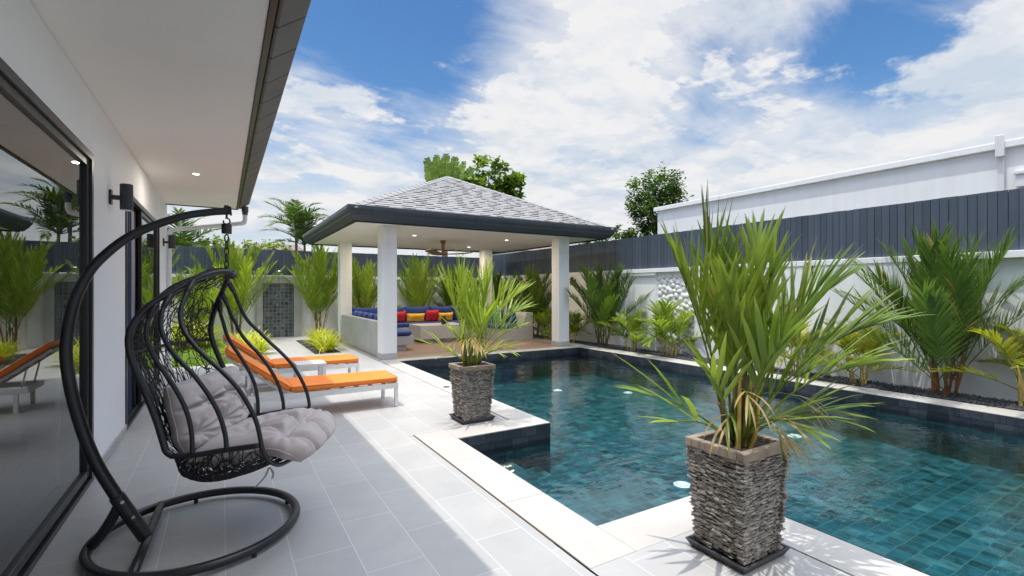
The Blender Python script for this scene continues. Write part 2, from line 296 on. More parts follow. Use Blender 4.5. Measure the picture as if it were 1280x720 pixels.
# ------------------------------------------------------------------ mesh builder
class MB:
    def __init__(s): s.v = []; s.f = []; s.m = []; s.c = []; s.cur = 0; s.col = (0.5, 0, 0, 1); s.uv = {}
    def vert(s, p): s.v.append((p[0], p[1], p[2])); s.c.append(s.col); return len(s.v) - 1
    def face(s, ids): s.f.append(tuple(ids)); s.m.append(s.cur)
    def quad(s, *P): s.face([s.vert(p) for p in P])
    def box(s, a, b, mat=None, bev=0):
        x0, y0, z0 = a; x1, y1, z1 = b
        P = [(x0, y0, z0), (x1, y0, z0), (x1, y1, z0), (x0, y1, z0), (x0, y0, z1), (x1, y0, z1), (x1, y1, z1), (x0, y1, z1)]
        if mat: P = [mat @ Vector(p) for p in P]
        i = [s.vert(p) for p in P]
        for q in ((0, 3, 2, 1), (4, 5, 6, 7), (0, 1, 5, 4), (1, 2, 6, 5), (2, 3, 7, 6), (3, 0, 4, 7)): s.face([i[k] for k in q])
    def hexa(s, P):
        i = [s.vert(p) for p in P]
        for q in ((0, 3, 2, 1), (4, 5, 6, 7), (0, 1, 5, 4), (1, 2, 6, 5), (2, 3, 7, 6), (3, 0, 4, 7)): s.face([i[k] for k in q])
    def prism(s, poly, axis, a, b):
        """poly in the plane across axis ('x': (y,z), 'y': (x,z), 'z': (x,y)) swept from a to b"""
        def P(p, t): return {'x': (t, p[0], p[1]), 'y': (p[0], t, p[1]), 'z': (p[0], p[1], t)}[axis]
        n = len(poly); A = [s.vert(P(p, a)) for p in poly]; B = [s.vert(P(p, b)) for p in poly]
        s.face(A[::-1] if axis != 'y' else A); s.face(B if axis != 'y' else B[::-1])
        for k in range(n):
            q = [A[k], A[(k + 1) % n], B[(k + 1) % n], B[k]]; s.face(q if axis != 'y' else q[::-1])
    def tube(s, pts, r, n=8, closed=False, cap=True):
        pts = [Vector(p) for p in pts]; m = len(pts)
        rr = r if isinstance(r, (list, tuple)) else [r] * m
        rings = []; up = None
        for k in range(m):
            if closed: t = pts[(k + 1) % m] - pts[k - 1]
            else: t = pts[min(k + 1, m - 1)] - pts[max(k - 1, 0)]
            if t.length < 1e-9: t = Vector((0, 0, 1))
            t.normalize()
            if up is None:
                up = Vector((0, 0, 1)) if abs(t.z) < .9 else Vector((1, 0, 0))
            a = (up - t * up.dot(t))
            if a.length < 1e-6: a = t.orthogonal()
            a.normalize(); b = t.cross(a); up = a
            rings.append([s.vert(pts[k] + (a * math.cos(2 * math.pi * j / n) + b * math.sin(2 * math.pi * j / n)) * rr[k]) for j in range(n)])
        for k in range(m if closed else m - 1):
            A, B = rings[k], rings[(k + 1) % m]
            for j in range(n): s.face((A[j], A[(j + 1) % n], B[(j + 1) % n], B[j]))
        if cap and not closed: s.face(rings[0][::-1]); s.face(rings[-1])
    def lathe(s, prof, c, n=20, axis='z'):
        rings = []
        for r, h in prof:
            rings.append([s.vert((c[0] + r * math.cos(2 * math.pi * j / n), c[1] + r * math.sin(2 * math.pi * j / n), c[2] + h)) for j in range(n)])
        for A, B in zip(rings, rings[1:]):
            for j in range(n): s.face((A[j], A[(j + 1) % n], B[(j + 1) % n], B[j]))
        s.face(rings[0][::-1]); s.face(rings[-1])
    def grid(s, fn, nu, nv):
        ids = [[s.vert(fn(i / nu, j / nv)) for j in range(nv + 1)] for i in range(nu + 1)]
        for i in range(nu):
            for j in range(nv): s.face((ids[i][j], ids[i + 1][j], ids[i + 1][j + 1], ids[i][j + 1]))
    def build(s, name, mats, parent=None, smooth=False, bevel=0, loc=None, label=None, subsurf=0, fixn=False):
        me = bpy.data.meshes.new(name); me.from_pydata(s.v, [], s.f)
        if not isinstance(mats, (list, tuple)): mats = [mats]
        for m in mats: me.materials.append(m)
        if len(mats) > 1: me.polygons.foreach_set('material_index', s.m)
        uvl = me.uv_layers.new(name='UVMap'); uv = [0.] * (2 * len(me.loops))
        for p in me.polygons:
            n = p.normal; ax = max(range(3), key=lambda k: abs(n[k]))
            for li in p.loop_indices:
                co = s.v[me.loops[li].vertex_index]
                u, w = ((co[1], co[2]), (co[0], co[2]), (co[0], co[1]))[ax]
                uv[2 * li] = u; uv[2 * li + 1] = w
        uvl.data.foreach_set('uv', uv)
        ca = me.color_attributes.new('tint', 'FLOAT_COLOR', 'POINT'); ca.data.foreach_set('color', [x for c in s.c for x in c])
        if smooth: me.polygons.foreach_set('use_smooth', [True] * len(me.polygons))
        o = bpy.data.objects.new(name, me); scn.collection.objects.link(o)
        if parent is not None:
            o.parent = parent
            if parent.parent is None: o.matrix_parent_inverse = Matrix.Translation(-Vector(parent.location))
        if loc is not None: o.location = loc
        if bevel:
            b = o.modifiers.new('bevel', 'BEVEL'); b.width = bevel; b.segments = 2; b.limit_method = 'ANGLE'; b.angle_limit = R_(40)
        if subsurf:
            b = o.modifiers.new('sub', 'SUBSURF'); b.levels = subsurf; b.render_levels = subsurf
        if label: o['label'] = label
        return o
def tag(o, label=None, cat=None, group=None, kind=None):
    if label: o['label'] = label
    if cat: o['category'] = cat
    if group: o['group'] = group
    if kind: o['kind'] = kind
    return o
def empty(name, loc=(0, 0, 0), label=None, cat=None, group=None, rz=0):
    o = bpy.data.objects.new(name, None); o.location = loc; o.rotation_euler = (0, 0, rz); o.empty_display_size = .1
    scn.collection.objects.link(o); return tag(o, label, cat, group)
def copy_tree(o, parent=None):
    c = o.copy(); scn.collection.objects.link(c)
    if parent is not None: c.parent = parent; c.matrix_parent_inverse = o.matrix_parent_inverse.copy()
    for ch in [x for x in scn.objects if x.parent == o]: copy_tree(ch, c)
    return c
def catmull(P, k=6, closed=False):
    P = [Vector(p) for p in P]; out = []; n = len(P)
    rng = range(n) if closed else range(n - 1)
    for i in rng:
        if closed: a, b, c, d = P[i - 1], P[i], P[(i + 1) % n], P[(i + 2) % n]
        else: a, b, c, d = P[max(i - 1, 0)], P[i], P[i + 1], P[min(i + 2, n - 1)]
        for j in range(k):
            t = j / k
            out.append(.5 * ((2 * b) + (c - a) * t + (2 * a - 5 * b + 4 * c - d) * t * t + (3 * b - a - 3 * c + d) * t ** 3))
    if not closed: out.append(P[-1])
    return out

# ================================================================== THE SETTING
def sheet(name, rects, z, mat, kind='structure'):
    mb = MB()
    for x0, y0, x1, y1 in rects: mb.quad((x0, y0, z), (x1, y0, z), (x1, y1, z), (x0, y1, z))
    return tag(mb.build(name, mat), kind=kind)
PX0, PX1, NX0, PY0, PY1, NY0, NY1 = 2.97, 7.5, 1.9, -5., 9.32, 2.2, 4.18    # pool and its step bay
PFL = -.62; WZ = -.16
G = 700
sheet('ground', [(-G, -G, G, -6), (-G, 16.3, G, G), (-G, -6, -7, 16.3), (8.9, -6, G, 16.3)], -.02, M['ground'])
sheet('terrace', [(-.83, -6, 1.566, 10.6), (1.567, 4.5, 2.64, 9.30), (1.58, -6, 2.64, 1.88), (.55, 10.6, 1.72, 16.), (1.72, 10.6, 2.7, 11.25), (1.57, 9.30, 2.7, 10.6), (1.72, 14.7, 2.7, 16.), (2.3, 11.25, 2.7, 14.7)], 0, M['terrace'])
mb = MB()
for a, b in (((1.583, 1.88), (NX0, 4.49)), ((NX0, 1.88), (PX0, NY0)), ((2.653, -6), (PX0, 1.88)), ((NX0, NY1), (PX0, 4.49)), ((2.653, 4.49), (PX0, PY1)),
             ((2.653, PY1), (7.9, 9.60)), ((PX1, -6), (7.9, PY1))):
    x0, y0 = a; x1, y1 = b
    # split into one-metre slabs with hair joints
    if x1 - x0 > y1 - y0:
        n = max(1, round((x1 - x0) / 1.)); st = (x1 - x0) / n
        for k in range(n): mb.box((x0 + k * st + .0015, y0, -.009), (x0 + (k + 1) * st - .0015, y1, .002))
    else:
        n = max(1, round((y1 - y0) / 1.)); st = (y1 - y0) / n
        for k in range(n): mb.box((x0, y0 + k * st + .0015, -.009), (x1, y0 + (k + 1) * st - .0015, .002))
tag(mb.build('pool_coping', M['coping'], bevel=.003), kind='structure')
sheet('joint_bed', [(1.55, 1.86, 1.895, 4.52), (2.6, 4.4, 2.96, 9.7), (1.55, 1.6, 2.96, 2.19), (2.6, -6, 2.96, 1.9), (1.9, 4.19, 2.96, 4.6), (2.6, 9.33, 8., 9.7), (7.51, -6, 8, 9.7)], -.012, M['slot'])
# pool shell: waterline band of dark slate above green tile
OUT = [(PX0, PY1), (PX0, NY1), (NX0, NY1), (NX0, NY0), (PX0 + .03, NY0), (PX0 + .03, PY0), (PX1, PY0), (PX1, PY1)]
mb = MB(); mb2 = MB()
for k in range(len(OUT)):
    a, b = OUT[k], OUT[(k + 1) % len(OUT)]
    mb.quad((*a, -.0095), (*a, -.22), (*b, -.22), (*b, -.0095)); mb2.quad((*a, -.22), (*a, PFL), (*b, PFL), (*b, -.22))
mb2.quad((PX0, PY0, PFL), (PX1, PY0, PFL), (PX1, PY1, PFL), (PX0, PY1, PFL)); mb2.quad((NX0, NY0, PFL), (PX0, NY0, PFL), (PX0, NY1, PFL), (NX0, NY1, PFL))
for k in range(3): mb2.box((NX0 + .002 + .30 * k + .0015 * k, NY0 + .002, PFL + .002), (NX0 + .002 + .30 * (k + 1) + .0015 * k, NY1 - .002, -.235 - .10 * k))
tag(mb2.build('pool_basin', M['pool_tile']), kind='structure')
tag(mb.build('waterline_band', M['slate_tile']), kind='structure')
mb = MB()
mb.grid(lambda u, v: (PX0 + (PX1 - PX0) * u, PY0 + (PY1 - PY0) * v, WZ), 2, 2)
mb.quad((NX0, NY0, WZ), (PX0, NY0, WZ), (PX0, NY1, WZ), (NX0, NY1, WZ))
tag(mb.build('pool_water', M['water']), kind='structure')
sheet('pavilion_floor', [(2.7, 9.60, 7.55, 14.3)], .004, M['pav_floor'])
sheet('pavilion_border', [(7.55, 9.60, 7.9, 14.3), (2.62, 9.604, 2.7, 14.3)], .006, M['concrete'])
sheet('planting_bed', [(7.9, -6, 8.6, 16.1), (2.7, 14.3, 7.9, 16.1), (1.72, 11.25, 2.3, 14.7)], -.006, M['gravel_bed'])
sheet('lawn', [(-7, 10.6, .55, 16.1)], -.008, M['turf'])
sheet('side_yard', [(-7, -6, -.83, 10.6)], -.012, M['ground'])
# grass of the lawn
mb = MB(); r = random.Random(3)
for k in range(15000):
    x = r.uniform(-3.2, .54); y = 10.62 + 5.2 * r.random() ** 1.2; h = r.uniform(.025, .06); a = r.random() * 6.28; w = .006
    mb.col = (r.random(), 0, 0, 1); dx, dy = math.cos(a), math.sin(a)
    mb.face([mb.vert((x - dx * w, y - dy * w, -.01)), mb.vert((x + dx * w, y + dy * w, -.01)), mb.vert((x - dy * h * .5, y + dx * h * .5, h))])
tag(mb.build('lawn_grass', L_grass), kind='stuff', label='short bright green lawn grass beside the paved path', cat='grass')
# gravel chips along the right wall
mb = MB(); r = random.Random(5)
for k in range(9000):
    y = -.5 + 10.3 * r.random() ** 1.3; x = r.uniform(7.905, 8.49)
    s = r.uniform(.010, .024); z = r.uniform(0, .018)
    a = r.random() * 6.28; P = []
    for (ux, uy, uz) in ((1, 0, 0), (-.5, .85, 0), (-.5, -.85, 0), (0, 0, .75)):
        q = s * r.uniform(.7, 1.2); P.append(mb.vert((x + q * (ux * math.cos(a) - uy * math.sin(a)), y + q * (ux * math.sin(a) + uy * math.cos(a)), z + uz * q)))
    mb.face((P[0], P[1], P[3])); mb.face((P[1], P[2], P[3])); mb.face((P[2], P[0], P[3]))
tag(mb.build('gravel', M['gravel']), kind='stuff', label='charcoal gravel in the planting bed along the white wall', cat='gravel')

# ================================================================== BOUNDARY WALLS AND FENCES
XW = 8.5; YW = 16.0
t = empty('garden_wall', (XW, 5, 0), 'long white rendered garden wall beside the pool with recessed panels and stone inset', 'wall')
REC = [(1.0, 2.6), (7.84, 8.92), (3.2, 4.1)]
edges = [-6, .9]
mb = MB()
piers = [(-6, -2), (-.6, 1.0 - 1.2), (2.62, 6.75), (7.83, 7.84), (8.94, 15.94)]
piers = [(-6, -1.2), (2.62, 6.75), (8.94, 15.94)]
for a, b in piers: mb.box((XW, a, -.05), (XW + .2, b, 1.80))
mb.box((XW + .06, -1.2, -.05), (XW + .2, 2.62, 1.80)); mb.box((XW + .05, 7.83, -.05), (XW + .2, 8.94, 1.74)); mb.box((XW + .002, 7.83, 1.74), (XW + .2, 8.94, 1.80)); mb.box((XW + .07, 6.75, -.05), (XW + .2, 7.83, 1.80))
mb.build('wall', M['plaster'], t)
mb = MB(); mb.box((XW - .045, -6, 1.803), (XW + .24, 2.62, 1.895)); mb.box((XW - .012, 2.62, 1.803), (XW + .24, 15.99, 1.895)); mb.build('coping', M['plaster'], t, bevel=.006)
# boulder facing panel
mb = MB(); r = random.Random(11)
pts = []
yy = 6.78
for k in range(1400):
    p = (r.uniform(6.82, 7.77), r.uniform(.05, 1.72)); 
    if all((p[0] - q[0]) ** 2 + (p[1] - q[1]) ** 2 > .088 ** 2 for q in pts): pts.append(p)
for (y, z) in pts:
    ry, rz_, rx = r.uniform(.060, .082), r.uniform(.056, .075), r.uniform(.028, .042); rot = r.random() * 3.14; off = Vector((r.random() * 50, 0, 0))
    n, q = 10, 5
    ring = []
    for i in range(q + 1):
        ph = (math.pi / 2) * i / q; row = []
        for j in range(n):
            th = 2 * math.pi * j / n
            a, b, c = ry * math.cos(th) * math.cos(ph), rz_ * math.sin(th) * math.cos(ph), rx * math.sin(ph)
            f = 1 + .25 * noise.noise(Vector((a * 9, b * 9, c * 9)) + off)
            row.append(mb.vert((XW + .072 - c * f, y + f * (a * math.cos(rot) - b * math.sin(rot)), z + f * (a * math.sin(rot) + b * math.cos(rot)))))
        ring.append(row)
    for A, B in zip(ring, ring[1:]):
        for j in range(n): mb.face((A[j], B[j], B[(j + 1) % n], A[(j + 1) % n]))
mb.build('stone_panel', M['stone_white'], t, smooth=True)
t = empty('garden_wall', (2, YW, 0), 'white rendered back wall behind the pavilion and palms', 'wall')
mb = MB(); mb.box((-7, YW + .05, -.05), (XW + .2, YW + .2, 1.74)); 
for a, b in ((-7, -2.6), (.42, .82), (2.04, 2.35), (5.0, 5.35)): mb.box((a, YW + .0, -.05), (b, YW + .052, 1.738))
mb.build('wall', M['plaster'], t)
mb = MB(); mb.box((-7, YW - .03, 1.742), (.82, YW + .24, 1.835)); mb.box((2.04, YW - .03, 1.742), (XW - .05, YW + .24, 1.835)); mb.build('coping', M['plaster'], t, bevel=.006)
def fence(name, label, axis, a, b, c, z0, z1, base):
    r = random.Random(hash(name + axis) % 97 if False else 17 + len(label)); mb = MB(); p = a; w = .098
    while p < b:
        j = r.uniform(-.003, .003); mb.col = (r.random(), 0, 0, 1)
        if axis == 'y': mb.box((c + j, p + .0025, z0), (c + .022 + j, p + w - .0025, z1 + r.uniform(-.004, .004)))
        else: mb.box((p + .0025, c + j, z0), (p + w - .0025, c + .022 + j, z1 + r.uniform(-.004, .004)))
        p += w
    t = empty(name, base, label, 'fence'); mb.build('board_panel', M['fence'], t, bevel=.002)
    mb = MB()
    for z in (z0 + .12, z1 - .16):
        if axis == 'y': mb.box((c + .03, a, z), (c + .07, b, z + .05))
        else: mb.box((a, c + .03, z), (b, c + .07, z + .05))
    # backing boards close the joints
    if axis == 'y': mb.box((c + .072, a, z0), (c + .085, b, z1 - .02))
    else: mb.box((a, c + .072, z0), (b, c + .085, z1 - .02))
    mb.build('rail', M['fence'], t)
fence('slat_fence', 'long slate blue vertical board fence on the right white wall', 'y', -6, 15.97, XW + .06, 1.9, 2.675, (XW + .1, 5, 1.9))
fence('slat_fence', 'slate blue vertical board fence on the back wall above the outdoor shower', 'x', -7, XW + .05, YW + .06, 1.84, 2.60, (2, YW + .1, 1.84))

# outdoor shower panel
t = empty('outdoor_shower', (1.42, 15.9, 0), 'outdoor shower panel of dark mosaic in a grey frame on the back wall', 'shower')
mb = MB(); mb.box((.83, 15.86, -.02), (.99, 15.99, 1.81)); mb.box((1.83, 15.86, -.02), (2.03, 15.99, 1.81)); mb.box((.99, 15.86, 1.60), (1.83, 15.99, 1.81)); mb.build('surround', M['concrete'], t)
mb = MB(); mb.box((.99, 15.885, -.02), (1.83, 15.985, 1.60)); mb.build('mosaic_panel', M['mosaic'], t)
mb = MB(); mb.tube(catmull([(1.41, 15.85, 1.62), (1.41, 15.80, 1.80), (1.41, 15.74, 1.93), (1.41, 15.68, 1.95)], 5), .011, 8)
mb.lathe([(.0, .03), (.045, .028), (.06, .0), (.055, -.012)], (1.41, 15.66, 1.94), 16); mb.build('shower_head', M['steel'], t, smooth=True)
mb = MB(); mb.tube([(1.38, 15.88, .95), (1.38, 15.83, .95)], .03, 12); mb.tube([(1.38, 15.83, .95), (1.38, 15.81, 1.0)], .01, 8); mb.build('tap', M['steel'], t, smooth=True)
mb = MB(); mb.tube(catmull([(1.41, 15.86, 1.62), (1.36, 15.84, 1.3), (1.30, 15.84, 1.05), (1.38, 15.85, .95)], 6), .007, 6); mb.build('hose', M['steel'], t, smooth=True)

# ================================================================== THE VILLA
HX = -.83; HE = 10.2
t = empty('villa', (HX, 3, 0), 'white villa with tall dark framed sliding doors and overhanging eave', 'house')
D1 = (-3.0, 4.64); D2 = (6.05, 8.95); DT = 2.40
mb = MB(); w0, w1 = HX - .2, HX
for a, b in ((-6, D1[0]), (D1[1], D2[0]), (D2[1], HE)): mb.box((w0, a, 0), (w1, b, 2.845))
for a, b in (D1, D2): mb.box((w0, a, DT), (w1 - .001, b, 2.844))
mb.box((-6, HE - .2, 0), (w0, HE, 2.845)); mb.build('wall', M['wall_lilac'], t)
for a, b in ((-6, D1[0]), (D1[1], D2[0]), (D2[1], HE)):
    mb = MB(); mb.box((w1, a, 0.004), (w1 + .014, b, .075)); mb.build('skirting', M['concrete'], t)
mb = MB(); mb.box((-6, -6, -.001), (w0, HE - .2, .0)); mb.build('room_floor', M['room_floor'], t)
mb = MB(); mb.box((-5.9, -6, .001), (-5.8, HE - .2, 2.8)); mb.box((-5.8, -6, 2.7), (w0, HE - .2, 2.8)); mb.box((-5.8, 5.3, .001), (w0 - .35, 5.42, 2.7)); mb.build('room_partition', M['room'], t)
mb = MB(); mb.box((-6, -6, 2.85), (.20, 9.95, 2.88)); mb.build('soffit', M['soffit'], t)
mb = MB(); mb.prism([(.203, 2.835), (.235, 2.835), (.235, 2.90), (.203, 2.90)], 'y', -6, 9.95); mb.box((HX, 9.952, 2.835), (.235, 9.975, 2.90)); mb.build('eave_channel', M['dark_metal'], t)
# eave gutter clad in separate panels
mb = MB(); y = 2.96 - 20 * .42
def eprof(sx=0): return [(.243, 2.855), (.262, 2.85), (.405, 2.955), (.432, 3.055), (.41, 3.075), (.243, 3.02)]
while y < 9.9:
    mb.prism(eprof(), 'y', y + .007, min(y + .413, 9.97)); y += .42
mb.build('gutter_panel', M['gutter_brown'], t, bevel=.004)
mb = MB(); mb.prism([(.25, 2.875), (.39, 2.968), (.40, 3.04), (.25, 3.0)], 'y', -6, 9.93); mb.build('gutter_core', M['dark_metal'], t)
mb = MB(); mb.prism([(.40, 3.06), (.38, 3.09), (-3.4, 4.85), (-3.42, 4.80)], 'y', -6, 10.35); mb.prism([(-3.4, 4.85), (-7.2, 3.09), (-7.2, 3.05), (-3.42, 4.80)], 'y', -6, 10.35)
mb.prism([(-6, 2.885), (.2, 2.885), (-3.4, 4.78)], 'y', 9.7, 9.9); mb.build('roof', M['brown_roof'], t)
mb = MB(); mb.lathe([(.0, .0), (.055, .0), (.055, .10), (.0, .10)], (.335, 9.86, 2.79), 16); mb.lathe([(0, 0), (.045, 0), (.045, .06), (0, .06)], (.335, 9.86, 2.74), 16)
mb.build('gutter_outlet', M['gutter'], t)
mb = MB(); mb.tube(catmull([(.335, 9.86, 2.76), (.335, 9.86, 2.66), (.32, 9.87, 2.615), (.27, 9.88, 2.585), (-.2, 9.96, 2.51), (-.70, 10.02, 2.43), (-.775, 10.03, 2.38), (-.785, 10.03, 2.2), (-.785, 10.03, 1.0), (-.785, 10.03, .01)], 5), .037, 12); mb.build('downpipe', M['white_metal'], t, smooth=True)
mb = MB(); mb.lathe([(0, -.002), (.045, -.002), (.045, .004), (0, .004)], (-.29, 7.19, 2.847), 20); ol = mb.build('downlight', M['white_metal'], t)
mb = MB(); mb.lathe([(0, -.004), (.034, -.004), (.034, 0), (0, 0)], (-.29, 7.19, 2.844), 20); mb.build('lens', M['glow'], ol)
ld = bpy.data.lights.new('downlight_lamp', 'AREA'); ld.shape = 'DISK'; ld.size = .07; ld.energy = 5; ld.color = (1, .9, .76)
lo = bpy.data.objects.new('downlight_lamp', ld); scn.collection.objects.link(lo); lo.location = (-.29, 7.19, 2.834); lo.parent = t; lo.matrix_parent_inverse = Matrix.Translation(-Vector(t.location))
# sliding doors: outer frame, leaf frames, panes
def door(y0, y1, leaves, open_to=None):
    X = HX
    mb = MB(); f = .055
    mb.box((X - .16, y0, .001), (X + .012, y0 + f, DT - .001)); mb.box((X - .16, y1 - f, .001), (X + .012, y1, DT - .001)); mb.box((X - .16, y0 + f, DT - f), (X + .012, y1 - f, DT - .001)); mb.box((X - .16, y0 + f, .001), (X + .012, y1 - f, .03))
    mb.box((X - .045, y0 + f, .03), (X - .035, y1 - f, .05)); mb.box((X - .095, y0 + f, .03), (X - .085, y1 - f, .05))
    d = mb.build('sliding_door', M['dark_metal'], t, bevel=.003)
    for (a, b, k) in leaves:
        xx = X - .004 - .05 * k; q = .052
        mb = MB()
        mb.box((xx - .038, a, .051), (xx, a + q, DT - f - .001)); mb.box((xx - .038, b - q, .051), (xx, b, DT - f - .001)); mb.box((xx - .037, a + q, .051), (xx - .001, b - q, .051 + q)); mb.box((xx - .037, a + q, DT - f - q), (xx - .001, b - q, DT - f - .001))
        mb.build('leaf_frame', M['dark_metal'], d, bevel=.003)
        mb = MB(); mb.quad((xx - .02, a + q - .004, .09), (xx - .02, b - q + .004, .09), (xx - .02, b - q + .004, DT - f - q + .01), (xx - .02, a + q - .004, DT - f - q + .01)); mb.build('pane', M['glass'], d)
    return d
door(D1[0], D1[1], [(D1[0] + .06, .85, 1), (.80, D1[1] - .056, 0)])
door(D2[0], D2[1], [(7.12, D2[1] - .06, 1), (7.2, D2[1] - .12, 0)])
def wall_lamp(x, y, z, s, label, base):
    t = empty('wall_lamp', base, label, 'lamp', 'black cylinder wall lamps')
    cx = x + s * .115
    mb = MB(); mb.lathe([(0, -.10), (.043, -.10), (.047, -.095), (.047, .115), (.043, .12), (0, .12)], (cx, y, z), 20); mb.build('lamp_body', M['lamp_black'], t, smooth=False)
    mb = MB(); mb.box((min(x, x + s * .018), y - .035, z - .06), (max(x, x + s * .018), y + .035, z + .06)); mb.box((min(x + s * .018, cx), y - .018, z - .018), (max(x + s * .018, cx), y + .018, z + .018)); mb.build('bracket', M['lamp_black'], t)
    mb = MB(); mb.lathe([(0, 0), (.036, 0), (.036, .006), (0, .006)], (cx, y, z - .107), 16); mb.build('diffuser', M['white_metal'], t)
wall_lamp(HX, 5.28, 2.19, 1, 'black cylinder wall lamp on the villa between the two glass doors', (HX, 5.28, 2.19))
wall_lamp(HX, 9.55, 2.17, 1, 'small black cylinder wall lamp at the far end of the villa near the downpipe', (HX, 9.55, 2.17))
wall_lamp(XW, 10.76, 1.64, -1, 'black cylinder wall lamp on the white garden wall right of the pavilion column', (XW, 10.76, 1.64))
wall_lamp(XW, 4.4, 1.74, -1, 'black wall lamp on the garden wall behind the large potted palm', (XW, 4.4, 1.74))
# curtain just inside the open leaf
t = empty('curtain', (-.905, 6.5, 0), 'navy curtain with grey lining hanging inside the open glass door', 'curtain')
mb = MB(); mb.grid(lambda u, v: (-.905 + .022 * math.sin(u * 38) + .005 * math.sin(u * 90), 6.13 + .80 * u, .03 + 2.27 * v), 90, 6); mb.build('drape', M['navy'], t, smooth=True)
mb = MB(); mb.grid(lambda u, v: (-.890 + .012 * math.sin(u * 20), 6.88 + .17 * u + .05 * math.sin(v * 3.1) - .05, .9 + 1.40 * v), 30, 10); mb.build('lining', M['sheer'], t, smooth=True)

# ================================================================== THE PAVILION
t = empty('pavilion', (5.1, 11.9, 0), 'open white pavilion with four square columns and grey hipped shingle roof', 'pavilion')
PXA, PXB, PYA, PYB = 1.93, 8.42, 9.0, 14.75; SZ = 2.70; EZ = 2.955
APEX = Vector((5.13, 11.95, 4.42))
for (x, y) in ((2.72, 9.62), (7.10, 9.62), (2.72, 13.62), (7.10, 13.62)):
    mb = MB(); mb.box((x, y, .12), (x + .31, y + .31, SZ - .002)); c = mb.build('column', M['plaster'], t, bevel=.004)
    mb = MB(); mb.box((x - .008, y - .008, .006), (x + .318, y + .318, .119)); mb.build('plinth', M['concrete'], c)
mb = MB(); mb.box((PXA + .2, PYA + .2, SZ), (PXB - .2, PYB - .2, SZ + .03)); mb.build('soffit', M['soffit'], t)
mb = MB()
F = .2
for (a, b) in (((PXA + F - .03, PYA + F - .03), (PXB - F + .03, PYA + F)), ((PXA + F - .03, PYB - F), (PXB - F + .03, PYB - F + .03)), ((PXA + F - .03, PYA + F), (PXA + F, PYB - F)), ((PXB - F, PYA + F), (PXB - F + .03, PYB - F))):
    mb.box((*a, SZ - .035), (*b, SZ + .12))
mb.build('fascia', M['dark_metal'], t)
# gutter ring, ogee profile (outward offset, height), in segments
prof = [(.165, SZ - .01), (.13, SZ - .015), (.05, SZ + .085), (.045, SZ + .105), (.012, SZ + .16), (-.0, SZ + .20), (-.002, SZ + .255), (.03, SZ + .258), (.165, SZ + .23)]
mb = MB()
def side(p0, p1, inx, iny, seg):
    p0 = Vector(p0); p1 = Vector(p1); d = (p1 - p0); n = max(1, round(d.length / seg)); e = d.normalized()
    for k in range(n):
        g = .002 if n > 1 else 0
        A, B = [], []
        for (o, z) in prof:
            # mitre at both ends
            a = k / n; b = (k + 1) / n
            qa = p0 + d * a + Vector((inx, iny)) * o; qb = p0 + d * b + Vector((inx, iny)) * o
            if k == 0: qa += e * o
            else: qa += e * g
            if k == n - 1: qb -= e * o
            else: qb -= e * g
            A.append(mb.vert((qa.x, qa.y, z))); B.append(mb.vert((qb.x, qb.y, z)))
        m = len(prof)
        for j in range(m): mb.face((A[j], B[j], B[(j + 1) % m], A[(j + 1) % m]))
        mb.face(A[::-1]); mb.face(B)
side((PXA, PYA), (PXB, PYA), 0, 1, .43); side((PXB, PYA), (PXB, PYB), -1, 0, .43); side((PXB, PYB), (PXA, PYB), 0, -1, .43); side((PXA, PYB), (PXA, PYA), 1, 0, .43)
mb.build('gutter', M['gutter'], t)
# roof: deck plus laminated shingle tabs laid course by course
mb = MB(); cs = [(PXA + .06, PYA + .06), (PXB - .06, PYA + .06), (PXB - .06, PYB - .06), (PXA + .06, PYB - .06)]
ids = [mb.vert((*c, EZ - .035)) for c in cs]; ap = mb.vert(APEX - Vector((0, 0, .03)))
for k in range(4): mb.face((ids[k], ids[(k + 1) % 4], ap))
mb.face(ids[::-1]); mb.build('roof_deck', M['gutter'], t)
mb = MB(); r = random.Random(21)
for k in range(4):
    a = Vector((*cs[k], EZ - .03)); b = Vector((*cs[(k + 1) % 4], EZ - .03)); e = (b - a).normalized()
    foot = a + e * (APEX - a).dot(e); up = APEX - foot; H = up.length; upn = up / H; nrm = e.cross(upn).normalized()
    W = (b - a).length; fp = (foot - a).length
    course = .135; n = int(H / course)
    for i in range(n + 1):
        h0 = i * course; h1 = min(h0 + course + .03, H)
        l0 = fp * h0 / H; r0 = W - (W - fp) * h0 / H; l1 = fp * h1 / H; r1 = W - (W - fp) * h1 / H
        x = l0 + r.uniform(-.3, 0)
        thick = True
        while x < r0:
            w = r.uniform(.12, .30); th = .008 if thick else .004; thick = not thick
            xa, xb = max(x, l0), min(x + w, r0)
            if xb - xa > .01:
                ua, ub = max(xa, l1), min(xb, r1)
                if ub < ua: ua = ub = (l1 + r1) / 2 if h1 >= H - .01 else min(max(xa, l1), r1)
                mb.col = (r.random(), 0, 0, 1)
                lo = a + upn * h0; hi = a + upn * h1
                if not thick and ub - ua > .05 and r.random() < .8:     # dark printed shadow band of the laminated tab
                    mb.col = (.5, 1, 0, 1); hb = lo + upn * .030; g = nrm * (.0125 + th)
                    mb.hexa([lo + e * ua + nrm * .004, lo + e * ub + nrm * .004, hb + e * ub + nrm * .004, hb + e * ua + nrm * .004, lo + e * ua + g, lo + e * ub + g, hb + e * ub + g * .85, hb + e * ua + g * .85]); mb.col = (r.random(), 0, 0, 1)
                P = [lo + e * xa, lo + e * xb, hi + e * ub, hi + e * ua]
                lift0 = nrm * (.006 + th + .004); lift1 = nrm * .003
                mb.hexa([P[0] + nrm * .002, P[1] + nrm * .002, P[2] + nrm * .001, P[3] + nrm * .001, P[0] + lift0, P[1] + lift0, P[2] + lift1, P[3] + lift1])
            x += w
mb.build('shingle_roof', M['shingle'], t)
mb = MB()
